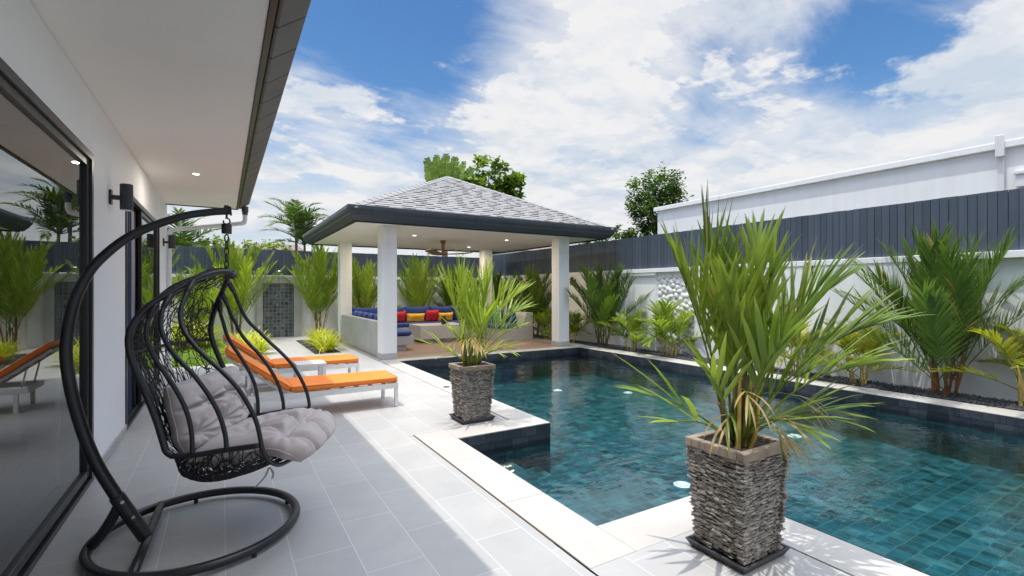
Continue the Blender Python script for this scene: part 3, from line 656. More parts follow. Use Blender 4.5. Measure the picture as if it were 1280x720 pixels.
for k in range(4):
    a = Vector((*cs[k], EZ - .02)); d = APEX - a; n = int(d.length / .2); cent = Vector((APEX.x, APEX.y, a.z)); hv = Vector((d.x, d.y, 0)).normalized(); sd_ = Vector((-hv.y, hv.x, 0))
    for i in range(n):
        mb.col = (r.random(), 0, 0, 1)
        p = a + d * (i / n); q = a + d * min(1, (i + 1.25) / n); up1 = Vector((0, 0, .030)); up0 = Vector((0, 0, .016))
        for s in (-1, 1):
            o = sd_ * s * .13 - Vector((0, 0, .055))
            mb.hexa([p, p + o, q + o, q, p + up1, p + o + up1, q + o + up0, q + up0] if s > 0 else [p + o, p, q, q + o, p + o + up1, p + up1, q + up0, q + o + up0])
mb.build('hip_cap', M['shingle'], t)
for (x, y) in ((3.9, 11.04), (6.32, 10.85), (6.37, 13.2), (3.9, 13.2)):
    mb = MB(); mb.lathe([(0, -.003), (.055, -.003), (.055, .006), (0, .006)], (x, y, SZ - .004), 20); ol = mb.build('downlight', M['white_metal'], t)
    mb = MB(); mb.lathe([(0, -.003), (.042, -.003), (.042, 0), (0, 0)], (x, y, SZ - .0075), 20); le = mb.build('lens', M['glow'], ol)
    ld = bpy.data.lights.new('downlight_lamp', 'AREA'); ld.shape = 'DISK'; ld.size = .08; ld.energy = 19; ld.color = (1, .84, .62)
    lo = bpy.data.objects.new('downlight_lamp', ld); scn.collection.objects.link(lo); lo.location = (x, y, SZ - .014); lo.parent = t; lo.matrix_parent_inverse = Matrix.Translation(-Vector(t.location))
# ceiling fan
t = empty('ceiling_fan', (4.97, 11.85, SZ), 'brown wooden ceiling fan hanging under the pavilion ceiling', 'fan')
mb = MB(); mb.lathe([(0, 0), (.085, 0), (.08, -.03), (.05, -.09), (.045, -.10), (.0, -.10)][::-1], (4.97, 11.85, SZ - .001), 20); mb.lathe([(0, -.30), (.042, -.30), (.05, -.12), (.042, -.095), (0, -.095)], (4.97, 11.85, SZ), 16); mb.build('canopy_rod', M['fan_wood'], t, smooth=True)
mb = MB(); mb.lathe([(0, -.395), (.06, -.39), (.11, -.36), (.13, -.335), (.09, -.31), (0, -.30)], (4.97, 11.85, SZ), 20); mb.build('motor_hub', M['fan_wood'], t, smooth=True)
for k in range(3):
    a = R_(-23 + 120 * k); mb = MB(); ca, sa = math.cos(a), math.sin(a)
    def bl(u, v):
        rr = .09 + .68 * u; w = (.06 + .05 * math.sin(min(1, u * 1.6) * 1.57)) * (1 if u < .9 else 1 - (u - .9) * 5); o = (v - .5) * 2 * w; z = SZ - .345 + .05 * u * u + o * .18
        return (4.97 + rr * ca - o * sa, 11.85 + rr * sa + o * ca, z)
    mb.grid(bl, 16, 4)
    b = mb.build('blade', M['fan_wood'], t, smooth=True); md = b.modifiers.new('th', 'SOLIDIFY'); md.thickness = .014

# built-in bench (U shape)
t = empty('masonry_bench', (5, 12.5, 0), 'U shaped grey masonry bench built round the pavilion floor', 'bench')
mb = MB(); mb.box((2.76, 9.95, .006), (2.9, 13.61, .735)); mb.box((3.04, 14.05, .006), (7.09, 14.2, .735)); 
mb.build('backrest_wall', M['concrete'], t, bevel=.005)
mb = MB(); mb.prism([(7.02, .005), (7.5, .005), (7.5, .765), (7.28, .765), (7.12, .35), (7.02, .35)], 'y', 11.4, 13.60); mb.build('backrest_wall', M['concrete_pale'], t, bevel=.005)
mb = MB(); mb.box((2.905, 10.85, .13), (3.82, 13.30, .33)); mb.box((2.905, 10.92, .006), (3.66, 13.30, .129)); mb.build('seat_base', M['concrete_pale'], t, bevel=.004)
mb = MB(); mb.box((3.05, 13.31, .006), (6.9, 14.045, .33)); mb.build('seat_base', M['concrete_pale'], t, bevel=.004)
mb = MB(); mb.box((6.42, 11.402, .006), (7.018, 13.30, .33)); mb.build('seat_base', M['concrete_pale'], t, bevel=.004)
def slab_cushion(name, x0, y0, x1, y1, z0, z1, mat, label, cat, group=None):
    mb = MB(); n = 14
    def fn(u, v): return None
    c = ((x0 + x1) / 2, (y0 + y1) / 2); hx, hy = (x1 - x0) / 2, (y1 - y0) / 2; hz = (z1 - z0) / 2; zc = (z0 + z1) / 2
    def se(t, p): return math.copysign(abs(t) ** p, t)
    nu, nv = 10, 40
    rings = []
    for i in range(nu + 1):
        ph = -math.pi / 2 + math.pi * i / nu; row = []
        for j in range(nv):
            th = 2 * math.pi * j / nv; r = se(math.cos(ph), .22)
            row.append(mb.vert((c[0] + hx * r * se(math.cos(th), .16), c[1] + hy * r * se(math.sin(th), .16), zc + hz * se(math.sin(ph), .45) * (1 + .06 * noise.noise(Vector((th * 2, ph * 2, x0)))))))
        rings.append(row)
    for A, B in zip(rings, rings[1:]):
        for j in range(nv): mb.face((A[j], A[(j + 1) % nv], B[(j + 1) % nv], B[j]))
    o = mb.build(name, mat, smooth=True); return tag(o, label, cat, group)
SG = 'royal blue seat cushions on the masonry bench'
slab_cushion('seat_cushion', 2.91, 10.84, 3.81, 13.3, .332, .455, M['blue'], 'royal blue seat pad on the left arm of the bench behind the front column', 'cushion', SG)
slab_cushion('seat_cushion', 3.1, 13.33, 6.9, 13.98, .332, .455, M['blue'], 'long royal blue seat pad on the rear run of the bench', 'cushion', SG)
slab_cushion('seat_cushion', 6.40, 11.41, 7.08, 13.28, .332, .455, M['blue'], 'royal blue seat pad on the right arm of the bench behind the potted palm', 'cushion', SG)
def pillow(name, c, w, h, d, rz, lean, mat, label, group=None, roll=0):
    """soft pillow standing on its lower edge at c, facing -y before turning by rz"""
    mb = MB(); n = 16; off = Vector((c[0] * 3.1, c[1] * 2.7, c[2]))
    def sh(sg):
        def f(u, v):
            a, b = 2 * u - 1, 2 * v - 1
            T = d * (max(0, 1 - a ** 4) ** .6) * (max(0, 1 - b ** 4) ** .6) * (1 + .18 * noise.noise(Vector((a * 2, b * 2, sg)) + off))
            pin = 1 - .07 * (1 - a * a) * abs(b) ** 3; pin2 = 1 - .07 * (1 - b * b) * abs(a) ** 3
            return (a * w / 2 * pin2, sg * T, (b * pin + 1) * h / 2)
        return f
    mb.grid(sh(-1), n, n); k = len(mb.v); mb.grid(lambda u, v: sh(1)(1 - u, v), n, n)
    o = mb.build(name, mat, smooth=True)
    me = o.data
    o.location = c; o.rotation_euler = (-lean, roll, rz)
    return tag(o, label, 'cushion', group)
BG = 'royal blue back cushions on the masonry bench'
for k, lab in enumerate(('royal blue back cushion nearest the front column on the left bench arm', 'second royal blue back cushion from the front column on the left bench arm', 'third royal blue back cushion from the front column on the left bench arm', 'fourth royal blue back cushion from the front column on the left bench arm', 'royal blue back cushion farthest back on the left bench arm')):
    pillow('back_cushion', (3.03, 11.15 + .52 * k, .455), .54, .40, .085, R_(90), R_(-10), M['blue'], lab, BG)
for k, lab in enumerate(('royal blue back cushion in the left rear corner of the bench', 'royal blue back cushion behind the red and yellow pillows', 'royal blue back cushion behind the second yellow pillow', 'royal blue back cushion on the rear bench hidden partly by the small potted palm', 'royal blue back cushion in the right rear corner of the bench')):
    pillow('back_cushion', (3.45 + .76 * k, 13.9, .455), .78, .46, .09, 0, R_(-10), M['blue'], lab, BG)
for k, lab in enumerate(('big royal blue back cushion at the open end of the right bench arm', 'big royal blue back cushion second from the open end of the right bench arm', 'big royal blue back cushion farthest back on the right bench arm')):
    pillow('back_cushion', (6.98, 11.72 + .62 * k, .455), .62, .46, .10, R_(-90), R_(-14), M['blue'], lab, BG)
TG = 'bright throw pillows on the masonry bench'
for (c, w, h, rz, mat, lab) in (
        ((4.36, 13.70, .455), .40, .34, R_(4), 'red', 'red throw pillow nearest the white column on the rear bench'),
        ((4.86, 13.68, .455), .56, .27, R_(-3), 'yellow', 'golden yellow oblong throw pillow between the two red pillows'),
        ((5.36, 13.69, .455), .42, .36, R_(6), 'red', 'red throw pillow between the two yellow pillows on the rear bench'),
        ((5.80, 13.68, .455), .50, .27, R_(2), 'yellow', 'golden yellow oblong throw pillow behind the dark vase'),
        ((6.78, 12.95, .455), .40, .34, R_(-80), 'turq', 'turquoise throw pillow farther back on the right bench arm, left of the red one'),
        ((6.74, 12.50, .455), .40, .34, R_(-76), 'red', 'red throw pillow between the two turquoise pillows on the right bench arm'),
        ((6.70, 12.05, .455), .42, .36, R_(-66), 'turq', 'turquoise throw pillow beside the big blue cushion at the end of the right bench arm')):
    pillow('throw_pillow', c, w, h, .075, rz, R_(-14), M[mat], lab, TG)
t = empty('coffee_table', (5, 12.6, 0), 'low pale grey masonry coffee table in the middle of the pavilion', 'table')
mb = MB(); mb.box((4.42, 12.05, .10), (5.75, 12.95, .46)); mb.build('tabletop', M['concrete_pale'], t, bevel=.004)
mb = MB(); mb.box((4.56, 12.14, .006), (5.62, 12.86, .099)); mb.build('base', M['concrete'], t)
t = empty('vase', (5.18, 12.3, .46), 'small rounded charcoal vase on the grey coffee table', 'vase')
mb = MB(); mb.lathe([(0, 0), (.06, 0), (.085, .06), (.08, .13), (.05, .19), (.045, .22), (.05, .235), (.04, .235), (.035, .2), (0, .19)], (5.18, 12.3, .461), 24); mb.build('body', M['lamp_black'], t, smooth=True)
mb = MB(); mb.lathe([(.0475, .195), (.053, .2), (.053, .21), (.0475, .215)], (5.18, 12.3, .461), 24); mb.build('rim', M['gutter'], t, smooth=True)

# ================================================================== LOUNGERS AND SIDE TABLE
def make_lounger():
    t = empty('sun_lounger', (.95, 5.99, 0), 'orange padded sun lounger nearest the hanging chair, backrest raised', 'lounger', 'orange sun loungers on the terrace')
    y0, y1 = 5.69, 6.29; xh, xf = .60, 1.81
    mb = MB()
    mb.box((.22, y0, .222), (xf, y0 + .035, .285)); mb.box((.22, y1 - .035, .222), (xf, y1, .285)); mb.box((xf - .035, y0 + .036, .222), (xf, y1 - .036, .285)); mb.box((.22, y0 + .036, .222), (.255, y1 - .036, .285))
    for k in range(7): mb.box((xh + .08 + .16 * k, y0 + .036, .262), (xh + .12 + .16 * k, y1 - .036, .280))
    mb.build('frame', M['white_metal'], t, bevel=.003)
    for x in (xf - .045, .30):
        for y in (y0, y1 - .04):
            mb = MB(); mb.box((x + .001, y + .002, 0.001), (x + .043, y + .038, .2215)); mb.build('leg', M['white_metal'], t, bevel=.003)
    # raised back: frame, stay, pad
    hx, hz = xh, .29; ex, ez = .035, .715; d = Vector((ex - hx, 0, ez - hz)); ln = d.length; d.normalize(); n = Vector((d.z, 0, -d.x)); n = n if n.z > 0 else -n
    def P(s, y, o): q = Vector((hx, 0, hz)) + d * s + n * o; return (q.x, y, q.z)
    mb = MB()
    def bar(s0, s1, ya, yb, o0, o1): mb.hexa([P(s0, ya, o0), P(s1, ya, o0), P(s1, yb, o0), P(s0, yb, o0), P(s0, ya, o1), P(s1, ya, o1), P(s1, yb, o1), P(s0, yb, o1)])
    bar(.0, ln, y0 + .04, y0 + .065, -.03, 0); bar(.0, ln, y1 - .065, y1 - .04, -.03, 0); bar(ln - .03, ln, y0 + .066, y1 - .066, -.03, 0)
    for k in range(4): bar(.1 + .13 * k, .14 + .13 * k, y0 + .066, y1 - .066, -.018, -.004)
    mb.build('backrest_frame', M['white_metal'], t)
    mb = MB()
    for y in (y0 + .08, y1 - .08): mb.tube([P(.42, y, -.03), (.30, y, .25)], .009, 8)
    mb.tube([(.30, y0 + .08, .25), (.30, y1 - .08, .25)], .009, 8); mb.build('stay', M['white_metal'], t, smooth=True)
    def pad(fn, name):
        mb = MB(); nu, nv = 8, 44
        def se(a, p): return math.copysign(abs(a) ** p, a)
        rings = []
        for i in range(nu + 1):
            ph = -math.pi / 2 + math.pi * i / nu; row = []
            for j in range(nv):
                th = 2 * math.pi * (j + .5) / nv; r = se(math.cos(ph), .16)
                row.append(mb.vert(fn(r * se(math.cos(th), .10), r * se(math.sin(th), .10), se(math.sin(ph), .35))))
            rings.append(row)
        for A, B in zip(rings, rings[1:]):
            for j in range(nv): mb.face((A[j], A[(j + 1) % nv], B[(j + 1) % nv], B[j]))
        po = mb.build(name, M['orange'], t, smooth=True)
        for c in (-.62, .62):
            mb = MB(); mb.tube([fn(1.004 * se(math.cos(a), .10), 1.004 * se(math.sin(a), .10), c) for a in [2 * math.pi * (j + .5) / 88 for j in range(88)]], .0036, 6, closed=True); mb.build('piping', M['piping'], po, smooth=True)
        return po
    xm, hw = (xh + .02 + xf) / 2, (xf - xh - .02) / 2
    pad(lambda a, b, c: (xm + a * hw, 5.99 + b * .30, .325 + c * .037 + .003 * math.sin(a * 7) * c), 'seat_pad')
    pad(lambda a, b, c: P(ln / 2 + .02 + a * (ln / 2 + .015), 5.99 + b * .298, .042 + c * .036), 'back_pad')
    return t
l1 = make_lounger()
l2 = copy_tree(l1); l2.location.y += 1.86; l2.location.x -= .02; l2['label'] = 'orange padded sun lounger farther away, behind the small white side table'
t = empty('side_table', (1.03, 7.19, 0), 'small white metal side table between the two orange loungers', 'table')
mb = MB(); mb.box((.84, 7.0, .365), (1.22, 7.38, .40)); mb.build('tabletop', M['white_metal'], t, bevel=.003)
for x in (.845, 1.165):
    for y in (7.005, 7.325):
        mb = MB(); mb.box((x, y, .001), (x + .05, y + .05, .3645)); mb.build('leg', M['white_metal'], t, bevel=.003)

# ================================================================== HANGING CHAIR
RC = Vector((-.11, 3.30, 0)); RR = .50
t = empty('chair_stand', (-.11, 3.3, 0), 'black curved steel stand of the hanging chair with round floor ring', 'stand')
mb = MB(); mb.tube([(RC.x + RR * math.cos(a), RC.y + RR * math.sin(a), .045) for a in [2 * math.pi * k / 96 for k in range(96)]], .024, 12, closed=True); rg = mb.build('base_ring', M['black_tube'], t, smooth=True)
for a in (20, 95, 165, 235, 300):
    mb = MB(); mb.lathe([(0, 0), (.012, 0), (.012, .022), (0, .022)], (RC.x + RR * math.cos(R_(a)), RC.y + RR * math.sin(R_(a)), .001), 12); mb.build('foot_stud', M['black_tube'], rg)
mb = MB(); mb.tube([(-.335, 3.74, .052), (-.352, 3.25, .055), (-.368, 2.88, .052)], .022, 12); mb.build('cross_bar', M['black_tube'], t, smooth=True)
POST = [(-.36, 3.27, .06), (-.42, 3.27, .18), (-.485, 3.27, .31), (-.58, 3.275, .53), (-.65, 3.28, .79), (-.685, 3.285, 1.02), (-.685, 3.29, 1.16), (-.66, 3.295, 1.33), (-.62, 3.30, 1.45), (-.57, 3.305, 1.545), (-.46, 3.315, 1.67), (-.34, 3.32, 1.752), (-.19, 3.325, 1.822), (-.06, 3.33, 1.856), (.035, 3.333, 1.870)]
pp = catmull(POST, 6); mb = MB(); n = len(pp); mb.tube(pp, [.0315 - .010 * min(1, k / n * 1.15) for k in range(n)], 16); mb.build('post', M['black_tube'], t, smooth=True)
mb = MB(); mb.tube(catmull(POST[:3], 6), .0355, 16); mb.build('sleeve', M['black_tube'], t, smooth=True)
mb = MB(); mb.tube(catmull([(-.47, 3.27, .27), (-.50, 3.275, .20), (-.545, 3.285, .12), (-.592, 3.30, .06)], 5), .026, 12); mb.build('brace', M['black_tube'], t, smooth=True)
for p in ((-.47, 3.27, .285), (-.425, 3.27, .195)):
    mb = MB(); mb.tube([(p[0] + .012, p[1] - .030, p[2]), (p[0] + .016, p[1] - .043, p[2])], .009, 10); mb.build('bolt', M['steel'], t)
mb = MB(); mb.tube([(.033, 3.333, 1.870), (.043, 3.333, 1.871)], .0275, 16); mb.lathe([(0, 0), (.016, 0), (.013, .012), (0, .014)], (.018, 3.333, 1.89), 12); mb.build('end_cap', M['black_tube'], t)

O = Vector((.018, 3.333, 0)); U = Vector((.906, -.423, 0)); Vv = Vector((.423, .906, 0))
def C3(u, v, z): return O + U * u + Vv * v + Vector((0, 0, z))
t = empty('hanging_chair', (.018, 3.333, .33), 'black wicker hanging egg chair with open curved ribs and deep hood', 'chair')
RIM = [(0.035, 0.0, 1.478), (0.030, -.022, 1.496), (0.009, -.050, 1.506), (-.027, -.10, 1.497), (-.068, -.16, 1.472), (-.103, -.21, 1.436), (-.157, -.28, 1.386), (-.210, -.34, 1.330), (-.250, -.38, 1.267), (-.277, -.40, 1.201), (-.286, -.40, 1.134), (-.276, -.40, 1.066), (-.250, -.40, .990), (-.205, -.40, .877), (-.155, -.40, .739), (-.125, -.40, .637), (-.108, -.40, .580), (-.080, -.40, .556)]
rl = catmull(RIM, 5)
full = [C3(*p) for p in rl[::-1]] + [C3(p[0], -p[1], p[2]) for p in rl[1:]]
mb = MB(); mb.tube(full, .0165, 12); mb.build('hoop', M['black_tube'], t, smooth=True)
RAIL = [(-.085, -.4, .553), (.016, -.4, .553), (.171, -.4, .574), (.345, -.395, .592)]
RIBS = [[(-.082, -.20, 1.45), (-.079, -.27, 1.386), (-.074, -.33, 1.307), (-.061, -.36, 1.245), (-.029, -.38, 1.180), (.030, -.40, 1.113), (.095, -.40, 1.044), (.159, -.40, .982), (.229, -.40, .905), (.288, -.40, .810), (.330, -.40, .716), (.349, -.40, .633), (.357, -.39, .567), (.378, -.36, .499), (.405, -.29, .452), (.425, -.15, .435), (.43, 0, .43)],
        [(-.155, -.27, 1.381), (-.155, -.34, 1.308), (-.146, -.38, 1.233), (-.122, -.40, 1.166), (-.088, -.40, 1.098), (-.034, -.40, 1.029), (.022, -.40, .968), (.093, -.40, .866), (.146, -.40, .763), (.176, -.40, .659), (.184, -.40, .572)],
        [(-.197, -.33, 1.325), (-.210, -.37, 1.250), (-.204, -.40, 1.175), (-.183, -.40, 1.099), (-.150, -.40, 1.031), (-.110, -.40, .971), (-.050, -.40, .870), (-.006, -.40, .766), (.014, -.40, .664), (.018, -.40, .556)]]
for sg in (1, -1):
    m_ = lambda p: C3(p[0], p[1] * sg, p[2])
    mb = MB(); mb.tube([m_(p) for p in catmull(RAIL, 5)], .0145, 10); mb.build('side_rail', M['black_tube'], t, smooth=True)
    for rb in RIBS:
        mb = MB(); mb.tube([m_(p) for p in catmull(rb, 5)], .0116, 10); 
        # bound joint where the rib meets the hoop
        j = catmull(rb, 5)[:6]; mb.tube([m_(p) for p in j], [.0185, .018, .0175, .017, .0155, .0135], 10)
        mb.build('rib', M['black_tube'], t, smooth=True)
for z0, kx in ((1.0, 0),):
    mb = MB(); pr = [p for p in rl if abs(p.z - 1.07) < .05][0]
    mb.tube([C3(pr.x - .09 * (1 - w * w), .4 * w, 1.07) for w in [k / 10 - 1 for k in range(21)]], .010, 8); mb.build('back_strut', M['black_tube'], t, smooth=True)
# woven shell
prof = [p for p in rl]
def shell(s, w):
    f = s * (len(prof) - 1); i = min(int(f), len(prof) - 2); a = f - i; p = prof[i].lerp(prof[i + 1], a); tg = (prof[i + 1] - prof[i])
    n = Vector((-tg.z, 0, tg.x)); n = n.normalized() if n.length > 1e-6 else Vector((0, 0, 1))
    if n.dot(Vector((-1, 0, .6))) < 0: n = -n
    vh = -p.y; b = .10 * min(1, vh / .3) * (1 - w * w)
    return C3(p.x + n.x * b, vh * w, p.z + n.z * b)
BOT = [(-.115, .52), (-.135, .44), (-.13, .375), (-.06, .338), (.03, .330), (.12, .345), (.22, .373), (.31, .408), (.40, .452)]
bz = catmull([(a, 0, b) for a, b in BOT], 5)
def bowl(s, w):
    f = s * (len(bz) - 1); i = min(int(f), len(bz) - 2); p = bz[i].lerp(bz[i + 1], f - i)
    ur = -.095 + s * .48; zr = .555 + .04 * s if s < .85 else .589 - (s - .85) * .9
    k = (1 - abs(w) ** 3) ** .75 if abs(w) < 1 else 0
    vm = .40 if s < .8 else .40 - (s - .8) * .5
    return C3(ur + (p.x - ur) * k, vm * math.copysign(abs(w) ** .8, w), zr + (p.z - zr) * k)
def weave(fn, n, seed, du, dw, name):
    r = random.Random(seed); mb = MB()
    for q in range(n):
        s, w = r.random(), r.uniform(-1, 1); th = r.random() * 6.28; cv = r.uniform(-1.5, 1.5); pts = []
        for k in range(r.randint(9, 20)):
            pts.append(fn(s, w) + Vector((r.uniform(-.002, .002),) * 3))
            s += du * math.cos(th); w += dw * math.sin(th); th += cv * .35 + r.uniform(-.12, .12)
            if not (0 <= s <= 1 and -1 <= w <= 1):
                s = min(1, max(0, s)); w = min(1, max(-1, w)); pts.append(fn(s, w)); break
        if len(pts) > 3: mb.tube(pts, r.uniform(.0018, .0026), 5, cap=False)
    # bound edges
    return tag(mb.build(name, M['wicker'], t, smooth=True))
weave(shell, 460, 4, .022, .055, 'hood_weave'); weave(bowl, 520, 6, .04, .06, 'seat_weave')
# hanging hardware belongs to the swinging chair
mb = MB(); yh = 3.333; xh = .018
mb.tube([(xh, yh, 1.85), (xh, yh, 1.825)], .006, 8)
mb.tube([(xh + .017 * math.sin(a), yh + .006 * math.sin(a * 2), 1.808 + .019 * math.cos(a)) for a in [R_(d) for d in range(-20, 300, 20)]], .0045, 8); mb.build('hook', M['black_tube'], t, smooth=True)
mb = MB(); mb.lathe([(0, 0), (.027, 0), (.027, .055), (0, .055)], (xh, yh, 1.735), 18); mb.build('swivel_spring', M['black_tube'], t, smooth=False)
z = 1.722
for k in range(6):
    hl = .024 if k < 5 else .030; mb = MB(); a = R_(90 * (k % 2) + 25)
    lk = [(xh + .011 * math.sin(b) * math.cos(a), yh + .011 * math.sin(b) * math.sin(a), z - hl * .7 + hl * math.cos(b)) for b in [2 * math.pi * j / 20 for j in range(20)]]
    mb.tube(lk, .0040, 6, closed=True); mb.build('chain_link', M['black_tube'], t, smooth=True); z -= 2 * hl - .010
# cushion
t = empty('chair_cushion', (.1, 3.3, .45), 'tufted mauve grey cushion with back and seat pads in the hanging chair', 'cushion')
def cpad(name, line, halfw, T0, tufts, creases, pw=4, seed=0, wob=.012, rnd_=0, T1=0):
    L = catmull([(a, 0, b) for a, b in line], 12); nu, nv = 90, 72
    off = Vector((seed * 7.7, 0, 0))
    def base(s):
        f = s * (len(L) - 1); i = min(int(f), len(L) - 2); p = L[i].lerp(L[i + 1], f - i)
        a = L[max(0, i - 2)]; b = L[min(len(L) - 1, i + 3)]; tg = b - a; n = Vector((-tg.z, 0, tg.x)).normalized()
        return p, n
    mb = MB()
    def srf(sg):
        def fn(u, v):
            u = .5 - .5 * math.cos(math.pi * u); v = .5 - .5 * math.cos(math.pi * v)
            s, w = u, 2 * v - 1; a = 2 * s - 1
            p, n = base(s)
            T = (T0 + T1 * max(0, a)) * max(0, 1 - abs(w) ** pw) ** .5 * max(0, 1 - abs(a) ** 6) ** .5
            dm = 0
            for (ts, tw) in tufts:
                d2 = ((s - ts) / .10) ** 2 + ((w - tw) / .16) ** 2; dm = max(dm, .95 * math.exp(-math.sqrt(d2) * 1.35))
            for (s0, w0, s1, w1, k) in creases:
                dx, dw = s1 - s0, w1 - w0; q = max(0, min(1, ((s - s0) * dx + (w - w0) * dw) / (dx * dx + dw * dw))); ds, dv = s - s0 - q * dx, (w - w0 - q * dw) * .6
                dm = max(dm, k * math.exp(-((ds * ds + dv * dv) / .0009)))
            # folds radiating from the buttons
            fold = 0
            for (ts, tw) in tufts:
                ds, dv = s - ts, (w - tw) * .6; r_ = math.hypot(ds, dv); an = math.atan2(dv, ds)
                fold += (.11 * math.sin(an * 9 + seed + ts * 9) + .03 * math.sin(an * 17 + ts * 5)) * math.exp(-((r_ - .12) / .09) ** 2)
            hw = halfw(s) if callable(halfw) else halfw
            wr = .03 * noise.noise(Vector((s * 9, w * 6, sg)) + off) + .012 * noise.noise(Vector((s * 24, w * 13, sg)) + off)
            o = sg * T * ((1 - dm) * (1 + wr * 1.6) + fold * (1 - dm)) if sg > 0 else -T * .85
            edge = hw * w * (1 - .05 * a ** 4) * (1 - .30 * rnd_ * max(0, (a - .25) / .75) ** 2.2) + wob * noise.noise(Vector((s * 5, 3.3, w)) + off)
            return C3(p.x + n.x * o, edge, p.z + n.z * o)
        return fn
    mb.grid(srf(1), nu, nv); mb.grid(lambda u, v: srf(-1)(1 - u, v), nu, nv)
    po = mb.build(name, M['cushion'], t, smooth=True)
    f = srf(1); q = [i / 60 for i in range(61)]
    loop = [f(0, v) for v in q[3:-3]] + [f(u, 1) for u in q[3:-3]] + [f(1, v) for v in q[::-1][3:-3]] + [f(u, 0) for u in q[::-1][3:-3]]
    mb = MB(); mb.tube(loop, .0042, 6, closed=True); mb.build('piping', M['cushion'], po, smooth=True)
    return po
cpad('back_pad', [(-.05, .545), (-.075, .65), (-.105, .77), (-.135, .895)][::-1], .365, .10, [(.36, -.36), (.36, .36), (.74, 0), (.74, -.72), (.74, .72)], [(.36, -.36, .36, .36, .75), (.36, .36, .36, 1, .55), (.36, -.36, .36, -1, .55), (.36, -.36, .74, 0, .6), (.36, .36, .74, 0, .6), (.36, -.36, 0, -.36, .6), (.36, .36, 0, .36, .6), (.74, -.72, .36, -.36, .5), (.74, .72, .36, .36, .5)], seed=1)
def seatw(s): return .345 + .035 * min(1, max(0, (s - .5) * 3))
sp = cpad('seat_pad', [(-.06, .50), (.06, .505), (.20, .53), (.33, .555), (.42, .552), (.485, .515), (.508, .455)], seatw, .095, [(.33, -.36), (.33, .36), (.66, 0), (.66, -.7), (.66, .7)], [(.33, -.36, .33, .36, .6), (.33, .36, .66, 0, .6), (.33, -.36, .66, 0, .6), (.66, 0, 1, 0, .7), (.66, -.7, 1, -.6, .65), (.66, .7, 1, .6, .65), (.66, 0, .66, .7, .6), (.66, 0, .66, -.7, .6), (.33, -.36, .66, -.7, .5), (.33, .36, .66, .7, .5)], seed=2, rnd_=1, T1=.02)
for a, b in (((.335, -.25, .425), (.262, -.25, .318)), ((.338, -.25, .425), (.350, -.25, .362))):
    mb = MB(); p, q = Vector(a), Vector(b); mid = (p + q) / 2 + Vector((.012, 0, .0)); pts = catmull([p, mid, q], 5)
    for x, y in zip(pts, pts[1:]):
        o = Vector((0, .0, 0)); mb.quad(C3(x.x - .005, x.y, x.z), C3(x.x + .005, x.y + .004, x.z), C3(y.x + .005, y.y + .004, y.z), C3(y.x - .005, y.y, y.z))
    o = mb.build('tie', M['cushion'], t); md = o.modifiers.new('th', 'SOLIDIFY'); md.thickness = .002

